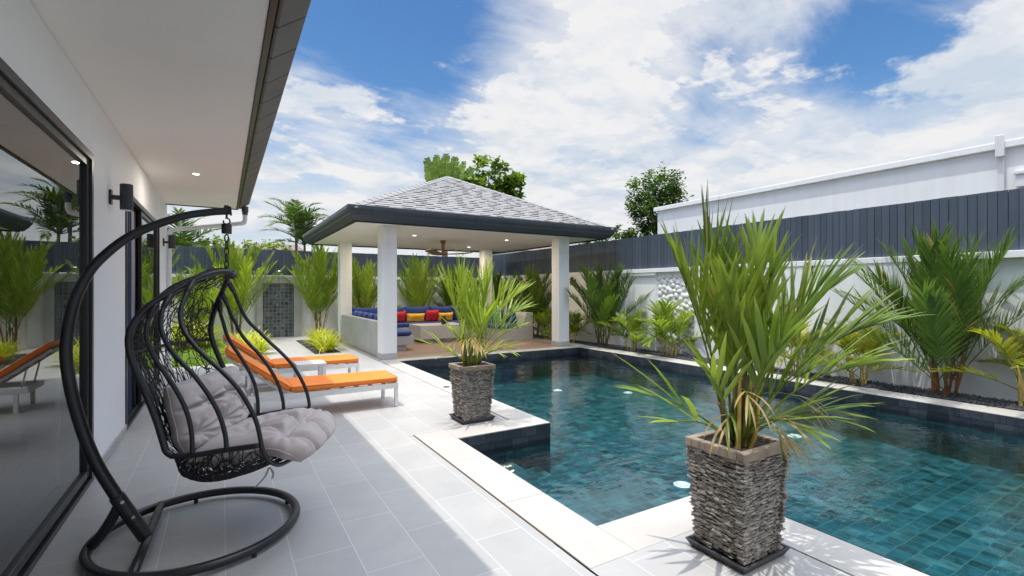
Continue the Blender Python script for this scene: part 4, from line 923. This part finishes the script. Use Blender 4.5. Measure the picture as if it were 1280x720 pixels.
# ================================================================== POTS
def make_pot(cx, cy, label):
    t = empty('slate_planter', (cx, cy, .003), label, 'planter', 'tapered slate planters by the pool')
    r = random.Random(31); H = .60
    def hx(z): return .138 + (.190 - .138) * z / H
    def hy(z): return .140 + (.168 - .140) * z / H
    mb = MB()
    z = .032
    b0 = [(-hx(.03) + .012, -hy(.03) + .012), (hx(.03) - .012, -hy(.03) + .012), (hx(.03) - .012, hy(.03) - .012), (-hx(.03) + .012, hy(.03) - .012)]
    b1 = [(-hx(.56) + .012, -hy(.56) + .012), (hx(.56) - .012, -hy(.56) + .012), (hx(.56) - .012, hy(.56) - .012), (-hx(.56) + .012, hy(.56) - .012)]
    mb.hexa([(cx + x, cy + y, .03) for x, y in b0] + [(cx + x, cy + y, .56) for x, y in b1]); mb.build('pot_core', M['soil'], t)
    mb = MB()
    while z < .553:
        for sd_ in range(4):
            X, Y = hx(z), hy(z); half = X if sd_ % 2 == 0 else Y; dep = Y if sd_ % 2 == 0 else X
            p = -half - r.uniform(0, .03)
            while p < half:
                w = r.uniform(.018, .062); th = r.uniform(.0045, .0100); zz = z + r.uniform(-.0035, .0035); out = dep + r.uniform(-.008, .007); tl = r.uniform(-.09, .09)
                a, b = p, min(p + w, half + r.uniform(-.004, .008))
                if b - a > .006:
                    j = [r.uniform(-.003, .003) for _ in range(4)]
                    q = [(a, -out + .03), (a, -out + j[0]), ((a + b) / 2, -out + j[1] - .003), (b, -out + j[2]), (b, -out + .03)]
                    ids0, ids1 = [], []
                    mb.col = (r.random(), 0, 0, 1)
                    for (u, v) in q:
                        c, s = ((1, 0), (0, 1), (-1, 0), (0, -1))[sd_]
                        x, y = u * c - v * s, u * s + v * c
                        if sd_ % 2: pass
                        dz = (u - (a + b) / 2) * tl
                        ids0.append(mb.vert((cx + x, cy + y, zz + dz))); ids1.append(mb.vert((cx + x, cy + y, zz + th + dz)))
                    n = len(q); mb.face(ids1[::-1]); mb.face(ids0)
                    for k in range(n): mb.face((ids0[k], ids1[k], ids1[(k + 1) % n], ids0[(k + 1) % n]))
                p += w * r.uniform(.8, 1.0)
        z += .0086
    mb.build('slate_cladding', M['slate_stack'], t)
    # rim: a hollow square ring
    mb = MB(); X, Y = .200, .176; w = .042; z0, z1 = .553, .600
    for (a, b, c, d) in ((-X, -Y, X, -Y + w), (-X, Y - w, X, Y), (-X, -Y + w, -X + w, Y - w), (X - w, -Y + w, X, Y - w)): mb.box((cx + a, cy + b, z0), (cx + c, cy + d, z1))
    mb.build('rim', M['pot_rim'], t, bevel=.006)
    mb = MB(); mb.box((cx - X + w + .001, cy - Y + w + .001, .5605), (cx + X - w - .001, cy + Y - w - .001, .572)); mb.build('soil', M['soil'], t)
    mb = MB(); a, b = .172, .158; A, B = .198, .180
    o0 = [(-a, -b), (a, -b), (a, b), (-a, b)]; o1 = [(-A, -B), (A, -B), (A, B), (-A, B)]; i1 = [(-A + .014, -B + .014), (A - .014, -B + .014), (A - .014, B - .014), (-A + .014, B - .014)]; i0 = [(-a + .006, -b + .006), (a - .006, -b + .006), (a - .006, b - .006), (-a + .006, b - .006)]
    R0, R1, R2, R3 = [[mb.vert((cx + x, cy + y, z)) for x, y in P] for P, z in ((o0, .003), (o1, .045), (i1, .045), (i0, .020))]
    mb.face(R0[::-1]); mb.face(R3)
    for P, Q in ((R0, R1), (R1, R2), (R2, R3)):
        for k in range(4): mb.face((P[k], P[(k + 1) % 4], Q[(k + 1) % 4], Q[k]))
    mb.build('tray', M['tray'], t, bevel=.003)
    return t
p1 = make_pot(2.37, 1.61, 'large tapered pot of stacked slate nearest the camera, on a charcoal tray')
p2 = copy_tree(p1); p2.location = (2.315, 4.72, .003); p2['label'] = 'tapered slate pot farther away, beside the pool corner near the pavilion'

# ================================================================== PALMS
def frond(mb, base, az, lean, L, curve, nl, ll, lw, pet=.3, a0=62, a1=24, vee=38, droop=.25, segs=4, r0=.008, tint=(.1, .8), dead=0., r=rnd, fish=False, fold=True, shape=None, bend=0.):
    lean, curve = R_(lean), R_(curve); n = 14; P = [Vector(base)]; T = []
    azs = []
    for k in range(n):
        t = (k + .5) / n; an = lean + curve * t ** 1.6; a_ = az + bend * t
        d = Vector((math.sin(an) * math.cos(a_), math.sin(an) * math.sin(a_), math.cos(an))); T.append(d); azs.append(a_); P.append(P[-1] + d * (L / n))
    mb.col = (.45 if dead < .9 else .5, 0, .15 if dead < .9 else 1, 1)
    mb.tube(P, [r0 * (1 - .8 * k / n) for k in range(n + 1)], 5, cap=False)
    ft = r.uniform(*tint)
    prof = [.35, 1, .97, .72, .04] if not fish else [.3, .8, 1.05, 1.1, .45]
    if segs == 3: prof = [.4, 1, .8, .04] if not fish else [.3, .85, 1.1, .45]
    for k in range(nl):
        s = pet + (1 - pet) * (k + .3) / nl; x = (k + .5) / nl
        f = s * n; i = min(int(f), n - 1); base_p = P[i].lerp(P[i + 1], f - i); t_ = T[i]
        side = Vector((-math.sin(azs[i]), math.cos(azs[i]), 0)); N = t_.cross(side)
        sh = (.55 + .45 * math.sin(math.pi * min(1, x * 1.15 + .12))) if shape is None else shape(x)
        for sg in (1, -1):
            if k == nl - 1 and sg < 0 and False: continue
            a = R_(a0 + (a1 - a0) * x + r.uniform(-7, 7)); v = R_(vee + r.uniform(-10, 10))
            d = (t_ * math.cos(a) + (side * sg * math.cos(v) + N * math.sin(v)) * math.sin(a)).normalized()
            l = ll * sh * r.uniform(.86, 1.1); w = lw * (.75 + .25 * sh) * r.uniform(.85, 1.15)
            n0 = (N - d * N.dot(d)); n0 = n0.normalized() if n0.length > 1e-4 else side
            wd = d.cross(n0); wd = (Matrix.Rotation(r.uniform(-.35, .35), 3, d) @ wd)
            q = base_p.copy(); dd = d.copy(); dr = droop * r.uniform(.4, 1.5)
            dead_l = 1 if r.random() < dead else 0; tn = min(1, max(0, ft + r.uniform(-.16, .16)))
            prev = None
            for j in range(segs + 1):
                hw = w * prof[j]; tip = j / segs
                mb.col = (min(1, tn + .12 * tip), 0, dead_l if dead_l else (.5 * r.random() if tip == 1 else .05 * tip), 1)
                nn = dd.cross(wd)
                if fold: row = [mb.vert(q - wd * hw), mb.vert(q - nn * hw * .35), mb.vert(q + wd * hw)]
                else: row = [mb.vert(q - wd * hw), mb.vert(q + wd * hw)]
                if prev is not None:
                    for m_ in range(len(row) - 1): mb.face((prev[m_], prev[m_ + 1], row[m_ + 1], row[m_]))
                prev = row
                q = q + dd * (l / segs); dd = (dd + Vector((0, 0, -dr * (j + 1) / segs))).normalized()
def cane(mb, a, b, r0, r1, n=10, r=rnd):
    a, b = Vector(a), Vector(b); mid = a.lerp(b, .5) + Vector((r.uniform(-.02, .02), r.uniform(-.02, .02), 0)); pts = catmull([a, mid, b], 6); m = len(pts)
    mb.tube(pts, [(r0 + (r1 - r0) * k / m) * (1.10 if k % 4 == 0 else 1) for k in range(m)], 8)

YAW = R_(30.866)
def camaz(deg): return R_(deg) - YAW       # 0: to the right as seen from the terrace, 90: away
def potted(cx, cy, z, mat, label, spec, seed, sc=1., tint=(.1, .8), deadn=6, wl=.0150):
    r = random.Random(seed); t = empty('potted_palm', (cx, cy, z), label, 'palm', 'palms in the slate planters')
    for k in range(13):
        a = r.random() * 6.28; q = .015 + .085 * r.random() ** .5; b = (cx + math.cos(a) * q, cy + math.sin(a) * q * .8, z - .02); mb = MB()
        cane(mb, b, (b[0] + math.cos(a) * .05, b[1] + math.sin(a) * .05, z + r.uniform(.22, .42) * sc), .0145, .006, r=r); mb.build('cane', M['cane_dark'] if k % 4 else M['cane_gold'], t, smooth=True)
    for (az, lean, L, curve, nl, ll) in spec:
        mb = MB(); a = camaz(az + r.uniform(-6, 6)); q = .05
        frond(mb, (cx + math.cos(a) * q, cy + math.sin(a) * q, z + .03), a, lean, L * sc, curve, nl, ll * sc, wl, pet=.46, a0=38, a1=8, vee=38, droop=.17, r=r, r0=.0085 * sc, tint=tint, dead=.02, segs=4, bend=r.uniform(-.25, .25))
        mb.build('frond', mat, t, smooth=True)
    for k in range(deadn):
        mb = MB(); a = r.random() * 6.28; q = .06
        az = camaz(r.choice((250, 265, 280, 295, 200, 340, 310, 230))) + r.uniform(-.3, .3)
        frond(mb, (cx + math.cos(az) * q, cy + math.sin(az) * q, z + r.uniform(.1, .30)), az, r.uniform(45, 75), r.uniform(.20, .34) * sc, r.uniform(70, 110), 3, .26 * sc, .0065 * sc, pet=.5, a0=22, a1=8, vee=10, droop=.75, r=r, r0=.004, dead=.85)
        mb.build('dead_frond', mat, t, smooth=True)
    return t
SPEC = [(160, 4, 1.16, 5, 11, .54), (40, 9, 1.10, 12, 11, .52), (150, 11, 1.04, 12, 10, .52), (8, 20, 1.04, 40, 13, .52), (0, 30, .98, 50, 13, .48), (192, 12, .96, 16, 9, .50),
        (100, 6, 1.02, 10, 9, .50), (285, 8, .92, 14, 9, .50), (330, 14, .92, 22, 9, .48), (235, 10, .84, 16, 8, .46), (70, 20, .90, 26, 9, .46), (345, 36, .72, 46, 7, .42), (270, 22, .72, 34, 6, .42),
        (300, 12, .62, 26, 6, .42), (240, 8, .66, 22, 6, .42), (20, 14, .66, 30, 6, .42), (320, 20, .52, 44, 5, .36), (215, 22, .52, 44, 5, .36),
        (186, 50, .60, 36, 2, .46), (205, 56, .50, 50, 2, .42), (345, 48, .54, 66, 3, .34), (320, 42, .52, 80, 3, .32), (285, 38, .46, 84, 3, .30)]
potted(2.37, 1.61, .575, L_pot, 'large bushy green palm with dry brown leaves growing in the nearest slate pot', SPEC, 5)
SPEC2 = [(a + 25, l, L, c, n, q) for (a, l, L, c, n, q) in SPEC]
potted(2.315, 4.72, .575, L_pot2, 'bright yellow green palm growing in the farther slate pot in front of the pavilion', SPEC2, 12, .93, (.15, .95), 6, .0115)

def wall_palm(name, label, base, h, mat, canemat, seed, nf=15, ncane=6, spread=.22, leanmax=52, ll=.36, lw=.015, nl=26, tint=(.1, .7), droop=.18, fish=False, r_c=.018, cane_h=.22, low=True, group=None, dead=.01, pet=.28, curve=(18, 48), a0=58, a1=20, vee=30):
    r = random.Random(seed); bx, by, bz = base; t = empty(name, base, label, 'palm', group)
    tops = []
    for k in range(ncane):
        a = 6.28 * k / ncane + r.uniform(-.5, .5); q = .04 + .10 * r.random(); b = (bx + math.cos(a) * q, by + math.sin(a) * q, bz)
        hh = h * cane_h * r.uniform(.7, 1.25); tp = (b[0] + math.cos(a) * spread * .5 * r.random(), b[1] + math.sin(a) * spread * .5 * r.random(), bz + hh); tops.append(tp)
        mb = MB(); cane(mb, b, tp, r_c, r_c * .55, r=r); mb.build('cane', canemat, t, smooth=True)
    for k in range(nf):
        u = k / max(1, nf - 1); tp = tops[k % len(tops)]; az = 2.4 * k + r.uniform(-.4, .4); lean = 3 + leanmax * u ** 1.1 + r.uniform(-4, 4)
        zz = tp[2] - (u * .55 * h * cane_h if low else 0); L = (h - (zz - bz)) * (1.02 - .18 * u) * r.uniform(.92, 1.05)
        mb = MB(); frond(mb, (tp[0], tp[1], zz), az, lean, L, r.uniform(*curve), nl, ll * (.85 + .2 * r.random()), lw, pet=pet, a0=a0, a1=a1, vee=vee, droop=droop, segs=3, r0=.008, tint=tint, dead=dead, r=r, fish=fish, fold=False, shape=lambda x: .78 + .22 * math.sin(math.pi * x))
        mb.build('frond', mat, t, smooth=True)
    return t
WG = 'palms along the garden walls'
wp = wall_palm('wall_palm', 'tall dense dark green palm with red brown canes by the white wall at the right', (8.22, 2.58, -.01), 2.06, L_wall, M['cane'], 3, nf=36, ncane=10, ll=.44, nl=38, lw=.0105, leanmax=38, group=WG, curve=(6, 32), a0=50, a1=16, pet=.22)
def again(src, base, sc, rz, label):
    o = copy_tree(src); o.location = base; o.scale = (sc, sc, sc); o.rotation_euler[2] = rz; o['label'] = label; return o
wq = wall_palm('wall_palm', 'dense dark green palm between the white column and the recessed wall panel', (8.12, 9.2, -.01), 1.98, L_wall, M['cane_dark'], 8, nf=32, ncane=8, ll=.40, nl=34, lw=.0120, leanmax=36, group=WG, curve=(6, 30), a0=50, a1=16, pet=.22)
again(wq, (8.12, 12.3, -.01), 1.0, 2.1, 'dark green palm behind the right arm of the bench, left of the front right column')
again(wq, (8.05, 14.7, -.01), .98, 4.0, 'dark green palm in the far corner behind the pavilion')
again(wp, (6.9, 15.2, -.01), 1.0, 1.2, 'shaded green palm behind the bench near the rear right column')
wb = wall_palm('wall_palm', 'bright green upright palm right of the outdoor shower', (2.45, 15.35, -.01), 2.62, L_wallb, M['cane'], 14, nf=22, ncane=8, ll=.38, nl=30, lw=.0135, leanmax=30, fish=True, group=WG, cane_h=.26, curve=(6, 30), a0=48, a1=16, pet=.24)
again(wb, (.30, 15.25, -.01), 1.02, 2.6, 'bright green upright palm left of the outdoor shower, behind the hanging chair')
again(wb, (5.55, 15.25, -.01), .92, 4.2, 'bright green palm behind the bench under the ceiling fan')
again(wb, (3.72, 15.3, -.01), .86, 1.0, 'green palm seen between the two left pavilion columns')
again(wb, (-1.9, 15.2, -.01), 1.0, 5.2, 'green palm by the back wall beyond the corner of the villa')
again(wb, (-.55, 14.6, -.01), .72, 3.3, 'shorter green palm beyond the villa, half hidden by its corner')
AG = 'areca palms in the planting bed'
ar = wall_palm('areca_palm', 'yellow green areca palm left of the tall dark palm at the right wall', (8.12, 3.5, -.01), .98, L_areca, M['cane_gold'], 20, nf=16, ncane=9, ll=.24, nl=20, lw=.011, leanmax=60, curve=(40, 80), tint=(.3, 1.), droop=.35, r_c=.012, cane_h=.38, group=AG)
again(ar, (8.2, 4.5, -.01), .95, 2., 'yellow green areca palm just right of the large potted palm')
again(ar, (8.15, 1.72, -.01), 1.15, 3.7, 'yellow areca palm cut by the right edge of the picture')
ar2 = wall_palm('areca_palm', 'green areca palm in front of the recessed white wall panel', (8.1, 8.15, -.01), .98, L_wallb, M['cane_gold'], 23, nf=16, ncane=7, ll=.28, nl=18, lw=.013, leanmax=62, curve=(40, 80), droop=.35, r_c=.012, cane_h=.3, group=AG)
again(ar2, (8.15, 7.1, -.01), 1.25, 1.2, 'yellowish areca palm in front of the white stone panel')
again(ar2, (7.98, 10.3, -.01), .95, 2.9, 'small dark areca palm just right of the front right pavilion column')
again(ar2, (7.95, 11.3, -.01), .95, 4.4, 'small areca palm just left of the front right pavilion column')
again(ar2, (4.6, 15.1, -.01), 1.0, .6, 'small palm behind the bench, left of the bright green palm under the fan')
again(ar2, (7.5, 14.9, -.01), 1.0, 3.6, 'small shaded palm behind the right rear corner of the bench')

def strap_bush(name, label, cents, n, L, w, mat, seed, group=None):
    r = random.Random(seed); c0 = cents[0]; t = empty(name, (sum(c[0] for c in cents) / len(cents), sum(c[1] for c in cents) / len(cents), 0), label, 'bush', group); mb = MB()
    for (x, y) in cents:
        for k in range(n):
            az = r.random() * 6.28; ln = L * r.uniform(.6, 1.1); an = R_(r.uniform(5, 55)); q = Vector((x + .05 * math.cos(az), y + .05 * math.sin(az), 0)); tn = r.random(); prev = None; sd_ = Vector((-math.sin(az), math.cos(az), 0)); cv = r.uniform(.9, 2.0)
            for j in range(6):
                hw = w * (.6, 1, 1, .85, .55, .05)[j]; mb.col = (tn, 0, 0, 1); row = (mb.vert(q - sd_ * hw), mb.vert(q + sd_ * hw))
                if prev: mb.face((prev[0], prev[1], row[1], row[0]))
                prev = row; a = an + cv * (j / 5) ** 1.3; q = q + Vector((math.sin(a) * math.cos(az), math.sin(a) * math.sin(az), math.cos(a))) * (ln / 5)
    mb.build('leaves', mat, t, smooth=True)
    mb = MB()
    for (x, y) in cents: mb.lathe([(0, 0), (.05, 0), (.03, .10), (0, .12)], (x, y, -.005), 8)
    mb.build('crown_base', M['cane_gold'], t)
    return t
BGp = 'golden strap leaved bushes flanking the shower path'
strap_bush('strap_leaf_bush', 'golden green strap leaved bush right of the path to the shower', [(1.95 + .16 * (k % 2) + .03 * k, 11.55 + .33 * k) for k in range(9)], 70, .56, .012, L_gold, 4, BGp)
strap_bush('strap_leaf_bush', 'golden green strap leaved bush behind the raised backs of the loungers', [(.25 + .22 * (k % 3), 11.3 + .30 * k) for k in range(9)], 70, .58, .012, L_gold, 6, BGp)
strap_bush('strap_leaf_bush', 'golden green bush seen through the weave of the hanging chair', [(-1.0 + .3 * (k % 3), 13.6 + .22 * k) for k in range(8)], 60, .95, .016, L_gold, 9, BGp)

# ================================================================== BEYOND THE FENCES
def tree(name, label, base, trunk_top, blobs, mat, leaf, per, seed, r_t=.12, group=None, flat=0.):
    r = random.Random(seed); t = empty(name, base, label, 'tree', group); mb = MB(); B = Vector(base); T = Vector(trunk_top)
    mb.tube(catmull([B, B.lerp(T, .5) + Vector((r.uniform(-.1, .1), r.uniform(-.1, .1), 0)), T], 5), [r_t * (1 - .5 * k / 10) for k in range(11)], 8)
    for (c, R) in blobs:
        c = Vector(c); mb.tube(catmull([B.lerp(T, .8), B.lerp(T, .8).lerp(c, .5) + Vector((0, 0, .1)), c], 4), [r_t * .45 * (1 - .8 * k / 8) for k in range(9)], 6)
    mb.build('trunk', M['bark'], t, smooth=True); mb = MB()
    for (c, R) in blobs:
        c = Vector(c)
        nsub = max(4, int(per / 26))
        for s in range(nsub):
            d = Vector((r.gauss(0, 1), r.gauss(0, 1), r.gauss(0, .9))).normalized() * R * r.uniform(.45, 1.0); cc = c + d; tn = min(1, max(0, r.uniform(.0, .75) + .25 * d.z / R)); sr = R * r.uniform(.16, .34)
            for k in range(26):
                p = cc + Vector((r.gauss(0, 1), r.gauss(0, 1), r.gauss(0, .8))) * sr * .55; l = leaf * r.uniform(.6, 1.2); a = Vector((r.gauss(0, 1), r.gauss(0, 1), r.gauss(-.1, .6))).normalized(); b = a.cross(Vector((r.gauss(0, .5), r.gauss(0, .5), 1))).normalized()
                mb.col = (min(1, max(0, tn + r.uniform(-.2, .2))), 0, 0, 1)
                mb.face([mb.vert(p), mb.vert(p + a * l * .45 + b * l * .30 + Vector((0, 0, l * .05))), mb.vert(p + a * l), mb.vert(p + a * l * .45 - b * l * .30)])
    mb.build('crown', mat, t); return t
TGp = 'trees beyond the garden fences'
tree('broadleaf_tree', 'broad leaved tree rising behind the pavilion roof right of its peak', (10.0, 19.6, 0), (10.4, 19.6, 5.6), [((9.5, 19.5, 6.05), .6), ((10.5, 19.6, 6.95), .80), ((11.3, 19.7, 6.3), .60), ((11.9, 19.6, 6.5), .52), ((10.4, 19.7, 5.8), .6), ((11.9, 19.6, 5.7), .45)], L_tree2, .30, 380, 41, .14, TGp)
tree('broadleaf_tree', 'tall loose crowned green tree standing left of the white neighbouring building', (19.5, 18.0, 0), (19.6, 18.0, 5.2), [((18.9, 18, 6.5), 1.0), ((20.1, 18, 7.1), 1.05), ((20.8, 18, 6.3), .95), ((18.6, 18, 5.6), .8), ((19.9, 18, 5.6), .95), ((19.3, 18, 4.6), .7)], L_tree, .17, 1500, 42, .13, TGp)
tree('broadleaf_tree', 'low dark green tree at the right end of the pavilion eave', (17.2, 18.4, 0), (17.2, 18.4, 3.2), [((16.6, 18.4, 3.9), .75), ((17.6, 18.4, 4.3), .70), ((18.2, 18.3, 3.7), .7), ((15.8, 18.6, 3.5), .6)], L_tree, .20, 560, 43, .12, TGp)
tree('broadleaf_shrub', 'rounded green shrub top showing over the back fence left of the distant palm', (-.1, 18.6, 0), (-.1, 18.6, 2.3), [((-.9 + .62 * k, 18.5 + .2 * (k % 2), 2.55 + .18 * math.sin(k * 2.3)), .50) for k in range(5)], L_tree2, .15, 620, 44, .08, TGp)
tree('broadleaf_shrub', 'small leafy branch top peeping over the left eave of the pavilion', (6.3, 20.5, 0), (6.3, 20.5, 4.6), [((6.05, 20.5, 4.98), .30), ((6.75, 20.5, 5.0), .28), ((7.2, 20.4, 4.9), .3)], L_tree2, .22, 110, 46, .06, TGp)
tree('broadleaf_shrub', 'bright green foliage line just above the back fence under the pavilion roof', (10.5, 18.4, 0), (10.5, 18.4, 2.2), [((8.4 + .9 * k, 18.3, 2.35), .55) for k in range(7)], L_tree2, .16, 260, 47, .08, TGp)
def far_palm(label, base, h, nf, L, seed, mat=L_far, stems=1, group='palm trees beyond the back fence'):
    r = random.Random(seed); t = empty('palm_tree', base, label, 'palm tree', group)
    for s in range(stems):
        bx, by = base[0] + .35 * s, base[1] + .3 * s; hh = h * (1 - .16 * s); mb = MB(); mb.tube(catmull([(bx, by, base[2]), (bx + .06, by, hh * .5), (bx + .02, by, hh)], 6), [.07 - .0025 * k for k in range(13)], 8); mb.build('trunk', M['bark'], t, smooth=True)
        for k in range(nf):
            mb = MB(); frond(mb, (bx + .02, by, hh), 2.4 * k + r.uniform(-.3, .3), 12 + 62 * (k / nf) + r.uniform(-6, 6), L * r.uniform(.85, 1.1), r.uniform(40, 80), 24, .50, .024, pet=.16, a0=66, a1=30, vee=15, droop=.4, segs=3, r0=.02, tint=(.1, .8), r=r, fold=False); mb.build('frond', mat, t, smooth=True)
    return t
far_palm('tall feathery palm tree rising over the back fence left of the pavilion', (2.35, 20.0, 0), 3.75, 13, 1.55, 51, stems=2)
far_palm('leaning green palm top beyond the villa corner above the white downpipe', (-1.15, 18.3, 0), 2.6, 12, 1.35, 52)
far_palm('palm top half hidden behind the villa corner at the back fence', (-2.3, 18.8, 0), 2.9, 12, 1.35, 53)
# paddle leaved traveller palm behind the peak
t = empty('traveller_palm', (9.1, 21.5, 0), 'paddle leaved traveller palm fanned out behind the roof peak', 'palm tree', TGp)
mb = MB(); mb.tube([(9.1, 21.5, 0), (9.1, 21.5, 5.0)], .15, 10); mb.build('trunk', M['bark'], t, smooth=True)
r = random.Random(61)
for k in range(7):
    an = R_(-16 + 9.5 * k); mb = MB(); d = Vector((math.sin(an) * .858, -math.sin(an) * .5, math.cos(an))); q0 = Vector((9.0 + .02 * k, 21.5 + .05 * k, 5.0)); L = 2.95 - .07 * abs(k - 2)
    sdv = Vector((math.cos(an) * .858, -math.cos(an) * .5, -math.sin(an))).normalized(); tw = r.uniform(-.6, .6); sdv = (Matrix.Rotation(tw, 3, d) @ sdv)
    mb.col = (.4, 0, 0, 1); mb.tube([q0, q0 + d * L], [.03, .008], 6)
    for s in (1, -1):
        y = .35
        while y < .99:
            h_ = r.uniform(.03, .06); wv = .36 * math.sin(math.pi * min(1, (y - .30) * 1.25 + .12)) ** .5 * r.uniform(.75, 1.05); mb.col = (r.uniform(.2, .7), 0, 0, 1); z0 = q0 + d * L * y; z1 = q0 + d * L * min(1, y + h_ * .985); o = sdv * s * wv + Vector((0, 0, -.12 * wv)) + d * .04
            mb.face([mb.vert(z0), mb.vert(z0 + o), mb.vert(z1 + o), mb.vert(z1)]); y += h_
    mb.build('leaf', L_tree2, t)
# white neighbouring building
t = empty('neighbour_building', (11, 2, 0), 'plain white neighbouring building with flat capped roof beyond the right fence', 'building')
mb = MB(); mb.box((10, -8, 0), (16, 9.12, 3.50)); mb.build('wall', M['plaster'], t)
mb = MB(); mb.box((9.93, -8.05, 3.503), (16.05, 9.20, 3.61)); mb.build('parapet_cap', M['plaster'], t, bevel=.01)
mb = MB(); mb.box((9.945, 2.41, 1.5), (9.998, 2.48, 3.38)); mb.box((9.885, 2.395, 3.38), (9.929, 2.495, 3.70)); mb.box((9.929, 2.40, 3.38), (9.998, 2.49, 3.50)); mb.build('rain_pipe', M['white_metal'], t, bevel=.008)
mb = MB(); mb.box((9.91, 2.12, 2.90), (9.995, 2.28, 3.10)); mb.box((9.89, 2.10, 3.08), (9.995, 2.30, 3.13)); mb.build('vent_hood', M['white_metal'], t, bevel=.006)
def gable(label, x0, x1, y0, y1, ze, zr):
    t = empty('neighbour_house', ((x0 + x1) / 2, (y0 + y1) / 2, 0), label, 'house'); mb = MB(); mb.box((x0 + .4, y0 + .4, 0), (x1 - .4, y1 - .4, ze)); mb.build('wall', M['plaster'], t)
    ym = (y0 + y1) / 2; mb = MB(); mb.prism([(y0, ze - .05), (ym, zr), (y1, ze - .05), (y1, ze - .15), (ym, zr - .12), (y0, ze - .15)], 'x', x0, x1); mb.build('roof', M['brown_roof'], t)
gable('distant house with brown tiled roof behind the back fence at the left', .9, 3.3, 24.5, 30, 3.3, 3.75)
gable('distant house with brown tiled roof behind the right end of the pavilion', 13.5, 17.5, 21.5, 26, 3.55, 4.3)

# ================================================================== POOL LIGHTS
def pool_light(x, y, label):
    t = empty('pool_light', (x, y, PFL), label, 'pool light', 'round white lights in the pool floor')
    mb = MB(); mb.lathe([(0, .001), (.088, .001), (.088, .012), (.078, .018), (.066, .019), (.066, .012), (0, .012)], (x, y, PFL), 28); mb.build('trim_ring', M['petal'], t, smooth=False)
    mb = MB(); mb.lathe([(0, .0125), (.064, .0125), (.050, .026), (.025, .032), (0, .033)], (x, y, PFL), 28); mb.build('lens', M['petal'], t, smooth=True)
pool_light(5.752, 7.843, 'round white pool light on the pool floor within the reflection of the pavilion column')
pool_light(6.801, 6.953, 'round white pool light at mid pool, right of the column reflection')
pool_light(4.071, 3.381, 'round white pool light just left of the large slate pot')
pool_light(6.757, 3.719, 'round white pool light just right of the rim of the large slate pot')
t = empty('floor_drain', (2.76, 6.46, .003), 'small round dark drain cover in the pale coping between the near pot and the pavilion', 'drain')
mb = MB(); mb.lathe([(0, 0), (.042, 0), (.042, .004), (0, .004)], (2.76, 6.46, .0025), 24); mb.build('grate', M['dark_metal'], t)
mb = MB(); mb.lathe([(.043, 0), (.052, 0), (.052, .003), (.043, .003)], (2.76, 6.46, .0025), 24); mb.build('ring', M['steel'], t)
